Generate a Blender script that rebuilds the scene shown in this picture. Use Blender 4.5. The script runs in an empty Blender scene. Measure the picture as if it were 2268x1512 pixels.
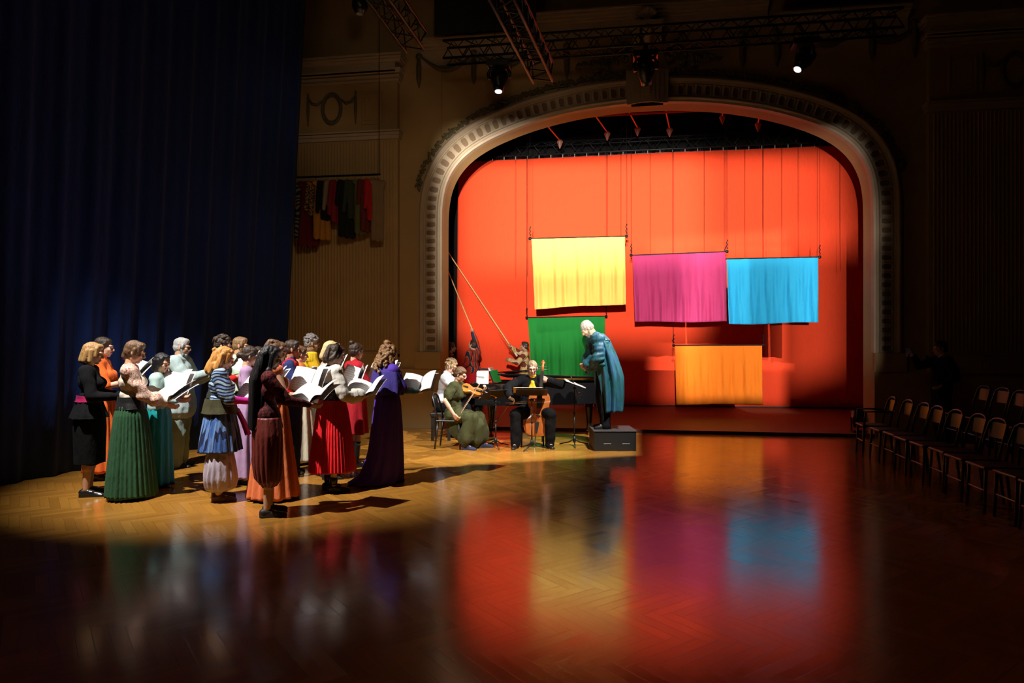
import bpy, bmesh, math, random
import numpy as np
from mathutils import Vector, Matrix, Euler

# ------------------------------------------------------------------ camera, world, exposure
SC = bpy.context.scene
COL = SC.collection
R = math.radians
PSI = R(9.2)                     # the hall axis is world +Y; the photographer looks 9.2 degrees left of it
EYE = 1.7
FPX = 1512.0
cam_d = bpy.data.cameras.new('camera'); cam_d.lens = 24.0; cam_d.sensor_width = 36.0
cam_d.clip_start = 0.05; cam_d.clip_end = 100
cam = bpy.data.objects.new('camera', cam_d); COL.objects.link(cam)
cam.location = (0, 0, EYE); cam.rotation_euler = (R(90), 0, PSI)
SC.camera = cam
SC.view_settings.view_transform = 'Standard'; SC.view_settings.look = 'None'
SC.view_settings.gamma = 1.0; SC.view_settings.use_curve_mapping = False
SC.view_settings.exposure = 0.0
w = bpy.data.worlds.new('dark_hall'); SC.world = w; w.use_nodes = True
w.node_tree.nodes['Background'].inputs[0].default_value = (0.02, 0.02, 0.03, 1)
w.node_tree.nodes['Background'].inputs[1].default_value = 0.05

def CW(cx, cd, z=0.0):
    """right / forward distance from the photographer -> world point"""
    return Vector((cx*math.cos(PSI) - cd*math.sin(PSI), cx*math.sin(PSI) + cd*math.cos(PSI), z))
def GP(px, py, z=0.0):
    """pixel of a point lying at height z -> world point"""
    s = (py-754.0)/(EYE-z)
    return CW((px-1134.0)/s, FPX/s, z)
def YP(px, py, Y):
    """pixel of a point on the plane world-y = Y -> world point"""
    a = math.atan((px-1134.0)/FPX)
    r = Y/math.cos(a-PSI); d = r*math.cos(a)
    return Vector((Y*math.tan(a-PSI), Y, EYE+(754.0-py)*d/FPX))

# ------------------------------------------------------------------ lights
def spot(name, loc, target, power, size, blend=0.15, color=(1, 1, 1), radius=0.04):
    l = bpy.data.lights.new(name, 'SPOT'); l.energy = power; l.color = color
    l.spot_size = R(size); l.spot_blend = blend; l.shadow_soft_size = radius
    o = bpy.data.objects.new(name, l); COL.objects.link(o)
    o.location = loc
    o.rotation_euler = (Vector(target)-Vector(loc)).to_track_quat('-Z', 'Y').to_euler()
    return o
WARM = (1.0, 0.86, 0.66); NEUT = (1.0, 0.95, 0.88); COOL = (0.92, 0.96, 1.0)
# key over the chorus, from high at the left
spot('chorus_key_light', CW(-5.0, 5.2, 7.5), CW(-2.9, 8.8, 0.3), 5600, 46, 0.8, NEUT, 0.05)
# the lit moving head at the right of the truss
HEAD_B = YP(1765, 154, 11.5)
spot('moving_head_light_beam', HEAD_B+Vector((-0.10, -0.06, -0.16)), CW(-0.05, 11.2, 0.5), 2600, 25, 0.3, NEUT, 0.05)
# lanterns with framing shutters: the four plates cut the beam to a quadrilateral (built further down)
CUT = [
 dict(n='musician_key', loc=CW(2.6, 7.2, 6.9), quad=[GP(1409, 1006), GP(870, 1036), GP(830, 950), GP(1409, 951)], power=5200, color=NEUT, fd=.5),
 dict(n='cloth_left', loc=(-2.6, 4.8, 5.0), quad=[tuple(YP(1506, 480, 14.95)), tuple(YP(1660, 480, 14.95)), tuple(YP(1660, 730, 14.95)), tuple(YP(1506, 730, 14.95))], power=4200, color=NEUT, fd=.9, rad=.005),
 dict(n='cloth_right', loc=(4.1, 4.5, 4.8), quad=[tuple(YP(1440, 530, 18.07)), (4.05, 13.1, 4.6), (4.05, 13.1, 1.45), tuple(YP(1440, 945, 18.07))], power=6500, color=NEUT, fd=.6),
 dict(n='cloth_middle', loc=(0.0, -1.5, 2.35), quad=[tuple(YP(1005, 757, 18.07)), tuple(YP(1005, 335, 18.07)), tuple(YP(1558, 330, 18.07)), tuple(YP(1558, 757, 18.07))], power=18000, color=NEUT, blend=.4),
 dict(n='cloth_side_fill', loc=(.8, -1.5, 2.0), quad=[tuple(YP(1735, 500, 18.07)), (4.22, 13.1, 3.7), (4.22, 13.1, 1.3), tuple(YP(1735, 850, 18.07))], power=9000, color=NEUT),  # extra lantern added behind the camera to brighten the cloth's right side
 dict(n='cloth_low_fill', loc=(0.0, -1.9, 4.6), quad=[tuple(YP(1005, 752, 18.07)), tuple(YP(1558, 752, 18.07)), tuple(YP(1558, 897, 18.07)), tuple(YP(1005, 894, 18.07))], power=12000, color=NEUT),  # second lantern added for the cloth's foot, sparing the conductor
 dict(n='cloth_top', loc=(-0.1, -1.5, 2.0), quad=[tuple(YP(1005, 607, 18.07)), tuple(YP(1005, 350, 18.07)), tuple(YP(1860, 340, 18.07)), tuple(YP(1925, 545, 18.07))], power=27000, color=NEUT, blend=.85),
]
# faint warm fill, added to lift the dark facade a little
hl = bpy.data.lights.new('added_fill_light', 'AREA'); hl.energy = 14; hl.size = 3.0; hl.color = (1.0, .70, .42)
ho = bpy.data.objects.new('added_fill_light', hl); COL.objects.link(ho); ho.location = (-3.5, 1.5, 8.4)
ho.rotation_euler = (Vector((-1.5, 13, 5.5))-ho.location).to_track_quat('-Z', 'Y').to_euler()

spot('facade_fill_light', (-0.5, 2.5, 5.0), (-3.9, 13, 3.6), 380, 54, 1.0, (1.0, .74, .5), 0.4)  # added fill spot, stands in for stray light on the left facade

# ------------------------------------------------------------------ material helpers
def nmath(nt, op, a, b=None, c=None, clamp=False):
    n = nt.nodes.new('ShaderNodeMath'); n.operation = op; n.use_clamp = clamp
    for i, v in enumerate((a, b, c)):
        if v is None: continue
        if isinstance(v, (int, float)): n.inputs[i].default_value = v
        else: nt.links.new(v, n.inputs[i])
    return n.outputs[0]
def nmix(nt, fac, a, b, blend='MIX'):
    n = nt.nodes.new('ShaderNodeMix'); n.data_type = 'RGBA'; n.blend_type = blend
    for i, v in ((0, fac), (6, a), (7, b)):
        if isinstance(v, (int, float)): n.inputs[i].default_value = v
        elif isinstance(v, (tuple, list)): n.inputs[i].default_value = (*v[:3], 1)
        else: nt.links.new(v, n.inputs[i])
    return n.outputs[2]
def coords(nt, kind='Object', scale=(1, 1, 1), rot=(0, 0, 0)):
    tc = nt.nodes.new('ShaderNodeTexCoord'); mp = nt.nodes.new('ShaderNodeMapping')
    mp.inputs['Scale'].default_value = scale; mp.inputs['Rotation'].default_value = rot
    nt.links.new(tc.outputs[kind], mp.inputs[0]); return mp.outputs[0]
def noise(nt, vec, scale, detail=3, rough=0.5):
    n = nt.nodes.new('ShaderNodeTexNoise'); n.inputs['Scale'].default_value = scale
    n.inputs['Detail'].default_value = detail; n.inputs['Roughness'].default_value = rough
    nt.links.new(vec, n.inputs['Vector']); return n.outputs['Fac']
def setbump(nt, bs, height, strength=0.3, dist=0.01):
    b = nt.nodes.new('ShaderNodeBump'); b.inputs['Strength'].default_value = strength
    b.inputs['Distance'].default_value = dist
    nt.links.new(height, b.inputs['Height']); nt.links.new(b.outputs[0], bs.inputs['Normal'])
MATS = {}
def fold_bump(nt, bs, weave, bump):
    """fine weave plus soft vertical folds and creases of worn cloth"""
    f = noise(nt, coords(nt, 'Object', (16, 16, 5)), 1.0, 4, .55)
    b1 = nt.nodes.new('ShaderNodeBump'); b1.inputs['Strength'].default_value = .55; b1.inputs['Distance'].default_value = .03
    nt.links.new(f, b1.inputs['Height'])
    b2 = nt.nodes.new('ShaderNodeBump'); b2.inputs['Strength'].default_value = bump; b2.inputs['Distance'].default_value = .003
    nt.links.new(weave, b2.inputs['Height']); nt.links.new(b1.outputs[0], b2.inputs['Normal']); nt.links.new(b2.outputs[0], bs.inputs['Normal'])
def base(name):
    m = bpy.data.materials.new(name); m.use_nodes = True
    return m, m.node_tree, m.node_tree.nodes['Principled BSDF']
def plain(name, col, rough=0.6, metal=0.0, var=0.08, nscale=30, bump=0.0, spec=0.5, coat=0.0, sheen=0.0, stretch=(1, 1, 1)):
    key = (name, tuple(col), rough)
    if key in MATS: return MATS[key]
    m, nt, bs = base(name)
    v = coords(nt, 'Object', stretch)
    f = noise(nt, v, nscale)
    lo = tuple(c*(1-var) for c in col); hi = tuple(min(1, c*(1+var)) for c in col)
    nt.links.new(nmix(nt, f, lo, hi), bs.inputs['Base Color'])
    bs.inputs['Roughness'].default_value = rough; bs.inputs['Metallic'].default_value = metal
    bs.inputs['Specular IOR Level'].default_value = spec
    bs.inputs['Coat Weight'].default_value = coat
    bs.inputs['Sheen Weight'].default_value = sheen
    if bump: setbump(nt, bs, f, bump, 0.01)
    MATS[key] = m; return m
def cloth(name, col, rough=0.85, sheen=0.02, var=0.1, bump=0.25, scale=140, spec=0.2, trans=0.0):
    key = ('cloth', name, tuple(col))
    if key in MATS: return MATS[key]
    m, nt, bs = base(name)
    v = coords(nt, 'Object')
    f = noise(nt, v, scale, 2); g = noise(nt, v, 5, 2)
    c = nmix(nt, g, tuple(c*(1-var) for c in col), tuple(min(1, c*(1+var)) for c in col))
    nt.links.new(c, bs.inputs['Base Color'])
    bs.inputs['Roughness'].default_value = rough; bs.inputs['Sheen Weight'].default_value = sheen
    bs.inputs['Specular IOR Level'].default_value = spec
    fold_bump(nt, bs, f, bump)
    MATS[key] = m; return m
def pattern(name, fn, rough=0.8, bump=0.2, spec=0.25):
    """fn(nt) -> colour socket"""
    m, nt, bs = base(name)
    nt.links.new(fn(nt), bs.inputs['Base Color'])
    bs.inputs['Roughness'].default_value = rough; bs.inputs['Specular IOR Level'].default_value = spec
    fold_bump(nt, bs, noise(nt, coords(nt), 120, 2), bump)
    return m
def sep(nt, v):
    s = nt.nodes.new('ShaderNodeSeparateXYZ'); nt.links.new(v, s.inputs[0]); return s.outputs
def emit(name, col, strength):
    m = bpy.data.materials.new(name); m.use_nodes = True; nt = m.node_tree
    nt.nodes.remove(nt.nodes['Principled BSDF'])
    e = nt.nodes.new('ShaderNodeEmission'); e.inputs[0].default_value = (*col, 1); e.inputs[1].default_value = strength
    nt.links.new(e.outputs[0], nt.nodes['Material Output'].inputs[0]); return m

# ------------------------------------------------------------------ object helpers
def tag(o, label=None, cat=None, group=None, kind=None):
    if label: o['label'] = label
    if cat: o['category'] = cat
    if group: o['group'] = group
    if kind: o['kind'] = kind
    return o
def thing(name, label, cat, loc=(0, 0, 0), rotz=0.0, group=None):
    o = bpy.data.objects.new(name, None); COL.objects.link(o)
    o.empty_display_size = 0.1
    o.location = loc; o.rotation_euler = (0, 0, rotz)
    return tag(o, label, cat, group)
def link(name, me, mat=None, parent=None, smooth=True):
    o = bpy.data.objects.new(name, me); COL.objects.link(o)
    if mat is not None: me.materials.clear(); me.materials.append(mat)
    if smooth: me.polygons.foreach_set('use_smooth', [True]*len(me.polygons))
    if parent is not None: o.parent = parent
    return o
def copy_tree(o, parent=None):
    c = o.copy(); COL.objects.link(c); c.parent = parent
    for ch in list(o.children): copy_tree(ch, c)
    return c

def _sphere(nu, nv):
    """unit sphere with a doubled equator (last half can be moved away to make a capsule)"""
    vs, fs = [], []
    lats = [math.pi/2*(i/nv) for i in range(nv)]             # 0 = equator
    for hemi in (0, 1):
        for i in range(nv):
            z = math.sin(lats[i]); r = math.cos(lats[i])
            for j in range(nu):
                a = 2*math.pi*j/nu
                vs.append((r*math.cos(a), r*math.sin(a), z if hemi else -z))
        vs.append((0, 0, 1 if hemi else -1))
    n = nu*nv+1
    for hemi in (0, 1):
        o = hemi*n
        for i in range(nv-1):
            for j in range(nu):
                q = [o+i*nu+j, o+i*nu+(j+1) % nu, o+(i+1)*nu+(j+1) % nu, o+(i+1)*nu+j]
                fs.append(q if hemi else q[::-1])
        for j in range(nu):
            q = [o+(nv-1)*nu+j, o+(nv-1)*nu+(j+1) % nu, o+n-1]
            fs.append(q if hemi else q[::-1])
    for j in range(nu):
        fs.append([j, (j+1) % nu, n+(j+1) % nu, n+j])
    return np.array(vs), fs, n
SPH = {k: _sphere(*v) for k, v in {8: (8, 3), 12: (12, 4), 20: (20, 6)}.items()}

def frame_from(d):
    d = Vector(d).normalized()
    up = Vector((0, 0, 1)) if abs(d.z) < 0.9 else Vector((1, 0, 0))
    x = up.cross(d).normalized(); y = d.cross(x)
    return np.array([x, y, d]).T            # columns

class L:
    """a bag of closed shells"""
    def __init__(s): s.v = []; s.f = []; s.n = 0
    def add(s, verts, faces):
        verts = np.asarray(verts, float)
        s.v.append(verts); k = s.n
        s.f.extend([[i+k for i in q] for q in faces]); s.n += len(verts); return s
    def cone(s, p0, p1, r0, r1, res=12, flat=1.0, side=None):
        """round cone; flat scales the cross-section along the vector 'side'"""
        V, F, n = SPH[res]; p0 = np.array(p0, float); p1 = np.array(p1, float)
        if side is not None:
            d = Vector(p1-p0).normalized(); sd = Vector(side); sd = (sd-d*sd.dot(d)).normalized()
            M = np.array([sd, d.cross(sd), d]).T
        else: M = frame_from(p1-p0)
        W = V.copy(); W[:, 0] *= flat
        A = W[:n]*r0 @ M.T + p0; B = W[n:]*r1 @ M.T + p1
        return s.add(np.vstack([A, B]), F)
    def ell(s, c, r, rot=None, res=12):
        V, F, n = SPH[res]; W = V*np.array(r)
        if rot is not None: W = W @ np.array(Euler(rot).to_matrix()).T
        return s.add(W+np.array(c, float), F)
    def box(s, c, size, rot=None):
        h = np.array(size)/2
        V = np.array([(x, y, z) for x in (-1, 1) for y in (-1, 1) for z in (-1, 1)])*h
        if rot is not None: V = V @ np.array((rot if isinstance(rot, Matrix) else Euler(rot).to_matrix())).T
        F = [[0, 1, 3, 2], [4, 6, 7, 5], [0, 4, 5, 1], [2, 3, 7, 6], [0, 2, 6, 4], [1, 5, 7, 3]]
        return s.add(V+np.array(c, float), F)
    def bar(s, p0, p1, wd, ht=None):
        ht = ht or wd; p0 = Vector(p0); p1 = Vector(p1); d = p1-p0
        M = frame_from(d); V = np.array([(x, y, z) for x in (-1, 1) for y in (-1, 1) for z in (-1, 1)])
        V = V*np.array([wd/2, ht/2, d.length/2])
        F = [[0, 1, 3, 2], [4, 6, 7, 5], [0, 4, 5, 1], [2, 3, 7, 6], [0, 2, 6, 4], [1, 5, 7, 3]]
        return s.add(V @ M.T + np.array((p0+p1)/2), F)
    def tube(s, pts, r, n=8, closed_ends=True):
        pts = [Vector(p) for p in pts]; k = len(pts); rs = r if isinstance(r, (list, tuple)) else [r]*k
        V = []; F = []; px = None
        for i, p in enumerate(pts):
            d = (pts[min(i+1, k-1)]-pts[max(i-1, 0)]).normalized()
            if px is None: M = frame_from(d); x = Vector(M[:, 0])
            else: x = (px-d*px.dot(d)).normalized()
            y = d.cross(x); px = x
            for j in range(n):
                a = 2*math.pi*j/n; V.append(p+(x*math.cos(a)+y*math.sin(a))*rs[i])
        for i in range(k-1):
            for j in range(n): F.append([i*n+j, i*n+(j+1) % n, (i+1)*n+(j+1) % n, (i+1)*n+j])
        F.append(list(range(n))[::-1]); F.append([(k-1)*n+j for j in range(n)])
        return s.add(np.array([tuple(v) for v in V]), F)
    def cyl(s, p0, p1, r0, r1=None, n=16): return s.tube([p0, p1], [r0, r0 if r1 is None else r1], n)
    def prism(s, outline, z0, z1, M=None):
        """outline: list of (x, y); extruded z0..z1; M optional 4x4"""
        n = len(outline)
        V = [(x, y, z0) for x, y in outline]+[(x, y, z1) for x, y in outline]
        F = [list(range(n))[::-1], [n+i for i in range(n)]]+[[i, (i+1) % n, n+(i+1) % n, n+i] for i in range(n)]
        if M is not None: V = [tuple(M @ Vector(v)) for v in V]
        return s.add(V, F)
    def lathe(s, prof, c=(0, 0, 0), n=24):
        V = []; F = []; k = len(prof)
        for r, z in prof:
            for j in range(n):
                a = 2*math.pi*j/n; V.append((c[0]+r*math.cos(a), c[1]+r*math.sin(a), c[2]+z))
        for i in range(k-1):
            for j in range(n): F.append([i*n+j, i*n+(j+1) % n, (i+1)*n+(j+1) % n, (i+1)*n+j])
        F.append(list(range(n))[::-1]); F.append([(k-1)*n+j for j in range(n)])
        return s.add(V, F)
    def mesh(s, name):
        me = bpy.data.meshes.new(name)
        me.from_pydata(np.vstack(s.v).tolist(), [], s.f); me.update(); return me
    def build(s, name, mat, parent=None, smooth=False, bevel=0.0):
        me = s.mesh(name); o = link(name, me, mat, parent, smooth)
        if bevel:
            b = o.modifiers.new('bevel', 'BEVEL'); b.width = bevel; b.segments = 2; b.limit_method = 'ANGLE'
        return o
    def melt(s, name, voxel, smooth=3, disp=None):
        """union of all shells as one continuous skin"""
        me = s.mesh('tmp'); o = bpy.data.objects.new('tmp', me); COL.objects.link(o)
        r = o.modifiers.new('r', 'REMESH'); r.mode = 'VOXEL'; r.voxel_size = voxel; r.adaptivity = 0
        if smooth:
            m = o.modifiers.new('s', 'SMOOTH'); m.iterations = smooth; m.factor = 0.5
        dg = bpy.context.evaluated_depsgraph_get(); dg.update()
        out = bpy.data.meshes.new_from_object(o.evaluated_get(dg)); out.name = name
        bpy.data.objects.remove(o); bpy.data.meshes.remove(me)
        if disp is not None:
            n = len(out.vertices); co = np.empty(n*3); no = np.empty(n*3)
            out.vertices.foreach_get('co', co); out.vertex_normals.foreach_get('vector', no)
            co = co.reshape(-1, 3); no = no.reshape(-1, 3)
            co = co + no*disp(co)[:, None]
            out.vertices.foreach_set('co', co.ravel()); out.update()
        return out
def wave_noise(co, freq, seed=0, n=7):
    rg = np.random.RandomState(seed); fr = np.array(freq, float); t = np.zeros(len(co))
    for k in range(n):
        d = rg.normal(size=3); d /= np.linalg.norm(d)
        t += np.sin((co*fr) @ d*(0.7+rg.rand()*0.8) + rg.rand()*6.28)
    return t/n*1.6
SC.cycles.max_bounces = 5; SC.cycles.diffuse_bounces = 2; SC.cycles.glossy_bounces = 3
SC.cycles.transmission_bounces = 2; SC.cycles.caustics_reflective = False; SC.cycles.caustics_refractive = False
# ------------------------------------------------------------------ materials
def parquet(name='parquet'):
    m, nt, bs = base(name)
    n = 6.0; W = 0.085
    v = coords(nt, 'Object', (1/W, 1/W, 1), (0, 0, R(45)))
    x, y, _ = sep(nt, v)
    i = nmath(nt, 'FLOOR', x); j = nmath(nt, 'FLOOR', y)
    fx = nmath(nt, 'SUBTRACT', x, i); fy = nmath(nt, 'SUBTRACT', y, j)
    k = nmath(nt, 'FLOORED_MODULO', nmath(nt, 'SUBTRACT', i, j), 2*n)
    hor = nmath(nt, 'LESS_THAN', k, n-0.5)
    kv = nmath(nt, 'SUBTRACT', 2*n-1, k)
    def sel(a, b):        # hor ? a : b
        return nmath(nt, 'ADD', nmath(nt, 'MULTIPLY', a, hor), nmath(nt, 'MULTIPLY', b, nmath(nt, 'SUBTRACT', 1.0, hor)))
    along = sel(nmath(nt, 'ADD', k, fx), nmath(nt, 'ADD', kv, fy))
    across = sel(fy, fx)
    idx = sel(nmath(nt, 'SUBTRACT', i, k), i)
    idy = sel(j, nmath(nt, 'SUBTRACT', j, kv))
    cb = nt.nodes.new('ShaderNodeCombineXYZ'); nt.links.new(idx, cb.inputs[0]); nt.links.new(idy, cb.inputs[1]); nt.links.new(hor, cb.inputs[2])
    wn = nt.nodes.new('ShaderNodeTexWhiteNoise'); nt.links.new(cb.outputs[0], wn.inputs[0])
    g = nt.nodes.new('ShaderNodeCombineXYZ')
    nt.links.new(nmath(nt, 'MULTIPLY', along, 0.25), g.inputs[0]); nt.links.new(nmath(nt, 'MULTIPLY', across, 3.0), g.inputs[1])
    nt.links.new(nmath(nt, 'MULTIPLY', wn.outputs['Value'], 40.0), g.inputs[2])
    grain = noise(nt, g.outputs[0], 2.0, 4, 0.6)
    c1 = nmix(nt, wn.outputs['Value'], (0.33, 0.145, 0.022), (0.44, 0.205, 0.032))
    c2 = nmix(nt, nmath(nt, 'MULTIPLY', grain, 0.45), c1, (0.20, 0.085, 0.02))
    # joints
    e1 = nmath(nt, 'MINIMUM', across, nmath(nt, 'SUBTRACT', 1.0, across))
    e2 = nmath(nt, 'MINIMUM', along, nmath(nt, 'SUBTRACT', n, along))
    edge = nmath(nt, 'MINIMUM', e1, e2)
    joint = nmath(nt, 'SUBTRACT', 1.0, nmath(nt, 'DIVIDE', edge, 0.045, clamp=True), clamp=True)
    wear = noise(nt, coords(nt, 'Object'), 0.7, 3)
    jm = nmath(nt, 'MULTIPLY', joint, nmath(nt, 'MULTIPLY_ADD', wear, 1.6, -0.2, clamp=True))
    c3 = nmix(nt, nmath(nt, 'MULTIPLY', jm, 0.8), c2, (0.03, 0.014, 0.006))
    nt.links.new(c3, bs.inputs['Base Color'])
    sm = noise(nt, coords(nt, 'Object'), 3.0, 4)
    rough = nmath(nt, 'ADD', nmath(nt, 'MULTIPLY_ADD', sm, 0.09, 0.095), nmath(nt, 'ADD', nmath(nt, 'MULTIPLY', jm, 0.2), nmath(nt, 'MULTIPLY', wn.outputs['Value'], 0.04)))
    nt.links.new(rough, bs.inputs['Roughness'])
    bs.inputs['IOR'].default_value = 1.6
    ht = nmath(nt, 'ADD', nmath(nt, 'MULTIPLY', joint, -0.35), nmath(nt, 'ADD', nmath(nt, 'MULTIPLY', wn.outputs['Value'], 0.30), nmath(nt, 'MULTIPLY', grain, 0.22)))
    bow = nmath(nt, 'MULTIPLY', nmath(nt, 'SUBTRACT', across, 0.5), nmath(nt, 'SUBTRACT', across, 0.5))
    ht = nmath(nt, 'ADD', ht, nmath(nt, 'MULTIPLY', bow, 0.6))
    setbump(nt, bs, ht, 0.28, 0.0007)
    return m
M_FLOOR = parquet()
M_PLASTER = plain('old_plaster', (0.42, 0.27, 0.11), 0.8, var=0.14, nscale=2.2, bump=0.08, spec=0.2)
M_MOULD = plain('moulding_plaster', (0.46, 0.35, 0.23), 0.7, var=0.12, nscale=4, spec=0.25)
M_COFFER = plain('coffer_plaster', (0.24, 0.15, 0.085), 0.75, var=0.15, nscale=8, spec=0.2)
M_ORN = plain('dark_gilt_plaster', (0.12, 0.095, 0.045), 0.6, var=0.25, nscale=12, spec=0.3)
M_BLACKWALL = plain('black_stage_wall', (0.012, 0.011, 0.010), 0.9, spec=0.1)
M_CEIL = plain('dark_ceiling', (0.035, 0.028, 0.02), 0.9, spec=0.1)
M_STAGE = plain('stage_boards', (0.12, 0.035, 0.017), 0.55, var=0.25, nscale=3, bump=0.1, spec=0.3, stretch=(0.3, 14, 1))
M_TRUSS = plain('black_aluminium', (0.02, 0.02, 0.022), 0.45, metal=0.6)
M_BLACK = plain('black_lacquer', (0.012, 0.012, 0.012), 0.3)
M_BLACKM = plain('black_metal', (0.015, 0.015, 0.015), 0.4, metal=0.5)
M_PIANO = plain('piano_lacquer', (0.008, 0.008, 0.009), 0.08, coat=1.0)
M_STEEL = plain('steel', (0.5, 0.5, 0.5), 0.3, metal=1.0)
M_REDTUBE = plain('red_lit_pipe', (0.5, 0.04, 0.02), 0.5)  # red stage light put into the base colour of loft pipe and cables

# ------------------------------------------------------------------ the room
XL, XR, YB, YW, ZC = -8.4, 9.2, -3.5, 13.0, 9.0
def struct(name, lm, mat, **k):
    o = lm.build(name, mat, None, **k); o['kind'] = 'structure'; return o
l = L(); l.box(((XL+XR)/2, (YB+YW)/2, -0.05), (XR-XL, YW-YB, 0.1)); struct('floor', l, M_FLOOR)
l = L(); l.box(((XL+XR)/2, (YB+YW)/2+0.4, ZC+0.05), (XR-XL, YW-YB+0.8, 0.1)); struct('ceiling', l, M_CEIL)
l = L(); l.box((XL-0.1, (YB+YW)/2, ZC/2), (0.2, YW-YB, ZC)); struct('wall_left', l, M_BLACKWALL)
l = L(); l.box((XR+0.1, (YB+YW)/2, ZC/2), (0.2, YW-YB, ZC)); struct('wall_right', l, plain('right_wall_paint', (0.08, 0.06, 0.04), 0.85))
l = L(); l.box(((XL+XR)/2, YB-0.1, ZC/2), (XR-XL, 0.2, ZC)); struct('wall_rear', l, plain('rear_wall_paint', (0.06, 0.045, 0.03), 0.85))

# proscenium wall with the arched opening
AX = 0.45
HALF = [(3.95, 0.0), (3.95, 1.2), (3.95, 3.0), (3.95, 4.1), (3.935, 4.42), (3.87, 4.76), (3.71, 5.08), (3.45, 5.35), (3.1, 5.565),
        (2.68, 5.74), (2.12, 5.92), (1.37, 6.075), (0.6, 6.155), (0.0, 6.17)]
def refine(pts, n=3):
    for _ in range(n):      # corner cutting keeps the ends
        q = [pts[0]]
        for a, b in zip(pts[:-1], pts[1:]):
            q.append((a[0]*.75+b[0]*.25, a[1]*.75+b[1]*.25)); q.append((a[0]*.25+b[0]*.75, a[1]*.25+b[1]*.75))
        q.append(pts[-1]); pts = q
    return pts
full = [(-x, z) for x, z in HALF]+[(x, z) for x, z in HALF[::-1][1:]]
ARCH = [(AX+x, z) for x, z in refine(full, 3)]
def arclen(path):
    s = [0.0]
    for a, b in zip(path[:-1], path[1:]): s.append(s[-1]+math.hypot(b[0]-a[0], b[1]-a[1]))
    return s
AS = arclen(ARCH); ALEN = AS[-1]
AP = np.array(ARCH); ASN = np.array(AS)
def arch_at(s, off=0.0):
    """point at arc length s, shifted outwards by off"""
    s = min(max(s, 0.0), ALEN)
    x = np.interp(s, ASN, AP[:, 0]); z = np.interp(s, ASN, AP[:, 1])
    e = 0.06; a = max(s-e, 0); b = min(s+e, ALEN)
    tx = np.interp(b, ASN, AP[:, 0])-np.interp(a, ASN, AP[:, 0]); tz = np.interp(b, ASN, AP[:, 1])-np.interp(a, ASN, AP[:, 1])
    k = math.hypot(tx, tz); tx /= k; tz /= k
    return (x-tz*off, z+tx*off)
TH = 0.52
l = L()
xs = [p for p in ARCH]
V = []; F = []
for (x, z) in ARCH: V += [(x, YW, z), (x, YW, ZC), (x, YW+TH, z), (x, YW+TH, ZC)]
for i in range(len(ARCH)-1):
    a, b = 4*i, 4*(i+1)
    F += [[a, b, b+2, a+2]]
    if abs(ARCH[i+1][0]-ARCH[i][0]) > 1e-6: F += [[a, a+1, b+1, b], [a+2, b+2, b+3, a+3]]
l.add(V, F)
x0, x1 = ARCH[0][0], ARCH[-1][0]
x0 -= .004; x1 += .004
l.box(((XL+x0)/2, YW+TH/2, ZC/2), (x0-XL, TH, ZC)); l.box(((XR+x1)/2, YW+TH/2, ZC/2), (XR-x1, TH, ZC))
struct('wall_front', l, M_PLASTER)

# stage house: floor, black side and back walls, lid
SY = 19.6
l = L(); l.box((0.4, (YW+SY)/2, -0.02), (17.6, SY-YW, 0.1)); l.box((0.45, YW-0.03, 0.02), (7.9, 0.06, 0.08))
struct('floor_stage', l, M_STAGE)
l = L(); l.box((0.4, SY+0.1, ZC/2), (17.6, 0.2, ZC)); struct('wall_stage_back', l, M_BLACKWALL)
for nm, x in (('wall_stage_left', -8.5), ('wall_stage_right', 9.3)):
    l = L(); l.box((x, (YW+TH+SY)/2, ZC/2), (0.2, SY-YW-TH, ZC)); struct(nm, l, M_BLACKWALL)
l = L(); l.box((0.4, (YW+TH+SY)/2, ZC+0.05), (17.6, SY-YW-TH, 0.1)); struct('ceiling_stage', l, M_BLACKWALL)

# arch moulding: rows of coffers between roll mouldings
def sweep(profile, s0, s1, n, mat, name, yface=YW):
    """profile: list of (offset outwards, projection towards the hall)"""
    V = []; F = []; k = len(profile)
    for i in range(n+1):
        s = s0+(s1-s0)*i/n
        for off, pr in profile:
            x, z = arch_at(s, off); V.append((x, yface-pr, z))
    for i in range(n):
        for j in range(k-1):
            a = i*k+j; F.append([a, a+1, a+k+1, a+k])
    F.append(list(range(k))); F.append([n*k+j for j in range(k)][::-1])
    l = L(); l.add(V, F); return struct(name, l, mat, smooth=False)
def s_at_z(z):      # arc length where the left jamb reaches height z
    return z
sA, sB = 1.5, ALEN-1.5
sM = ALEN/2
def roll(c, w_, h, n=5, b=0.0):
    return [(c-w_/2+w_*i/n, b+h*math.sin(math.pi*i/n)) for i in range(n+1)]
inner = [(-0.007, -0.1), (-0.007, 0.03), (0.0, 0.034), (0.03, 0.045), (0.035, 0.06)]+roll(0.06, 0.05, 0.02, 4, 0.06)+[(0.095, 0.05), (0.10, 0.02), (0.10, 0.0)]
outer = [(0.325, 0.0), (0.325, 0.05), (0.345, 0.055), (0.35, 0.075)]+roll(0.40, 0.09, 0.035, 6, 0.075)+[(0.452, 0.07), (0.455, 0.04), (0.475, 0.035), (0.48, 0.0)]
for k, (a, b) in enumerate(((sA, sM-0.36), (sM+0.36, sB))):
    sweep(inner, a, b, 90, M_MOULD, 'trim_%d' % (1+k)); sweep(outer, a, b, 90, M_MOULD, 'trim_%d' % (3+k))
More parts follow.
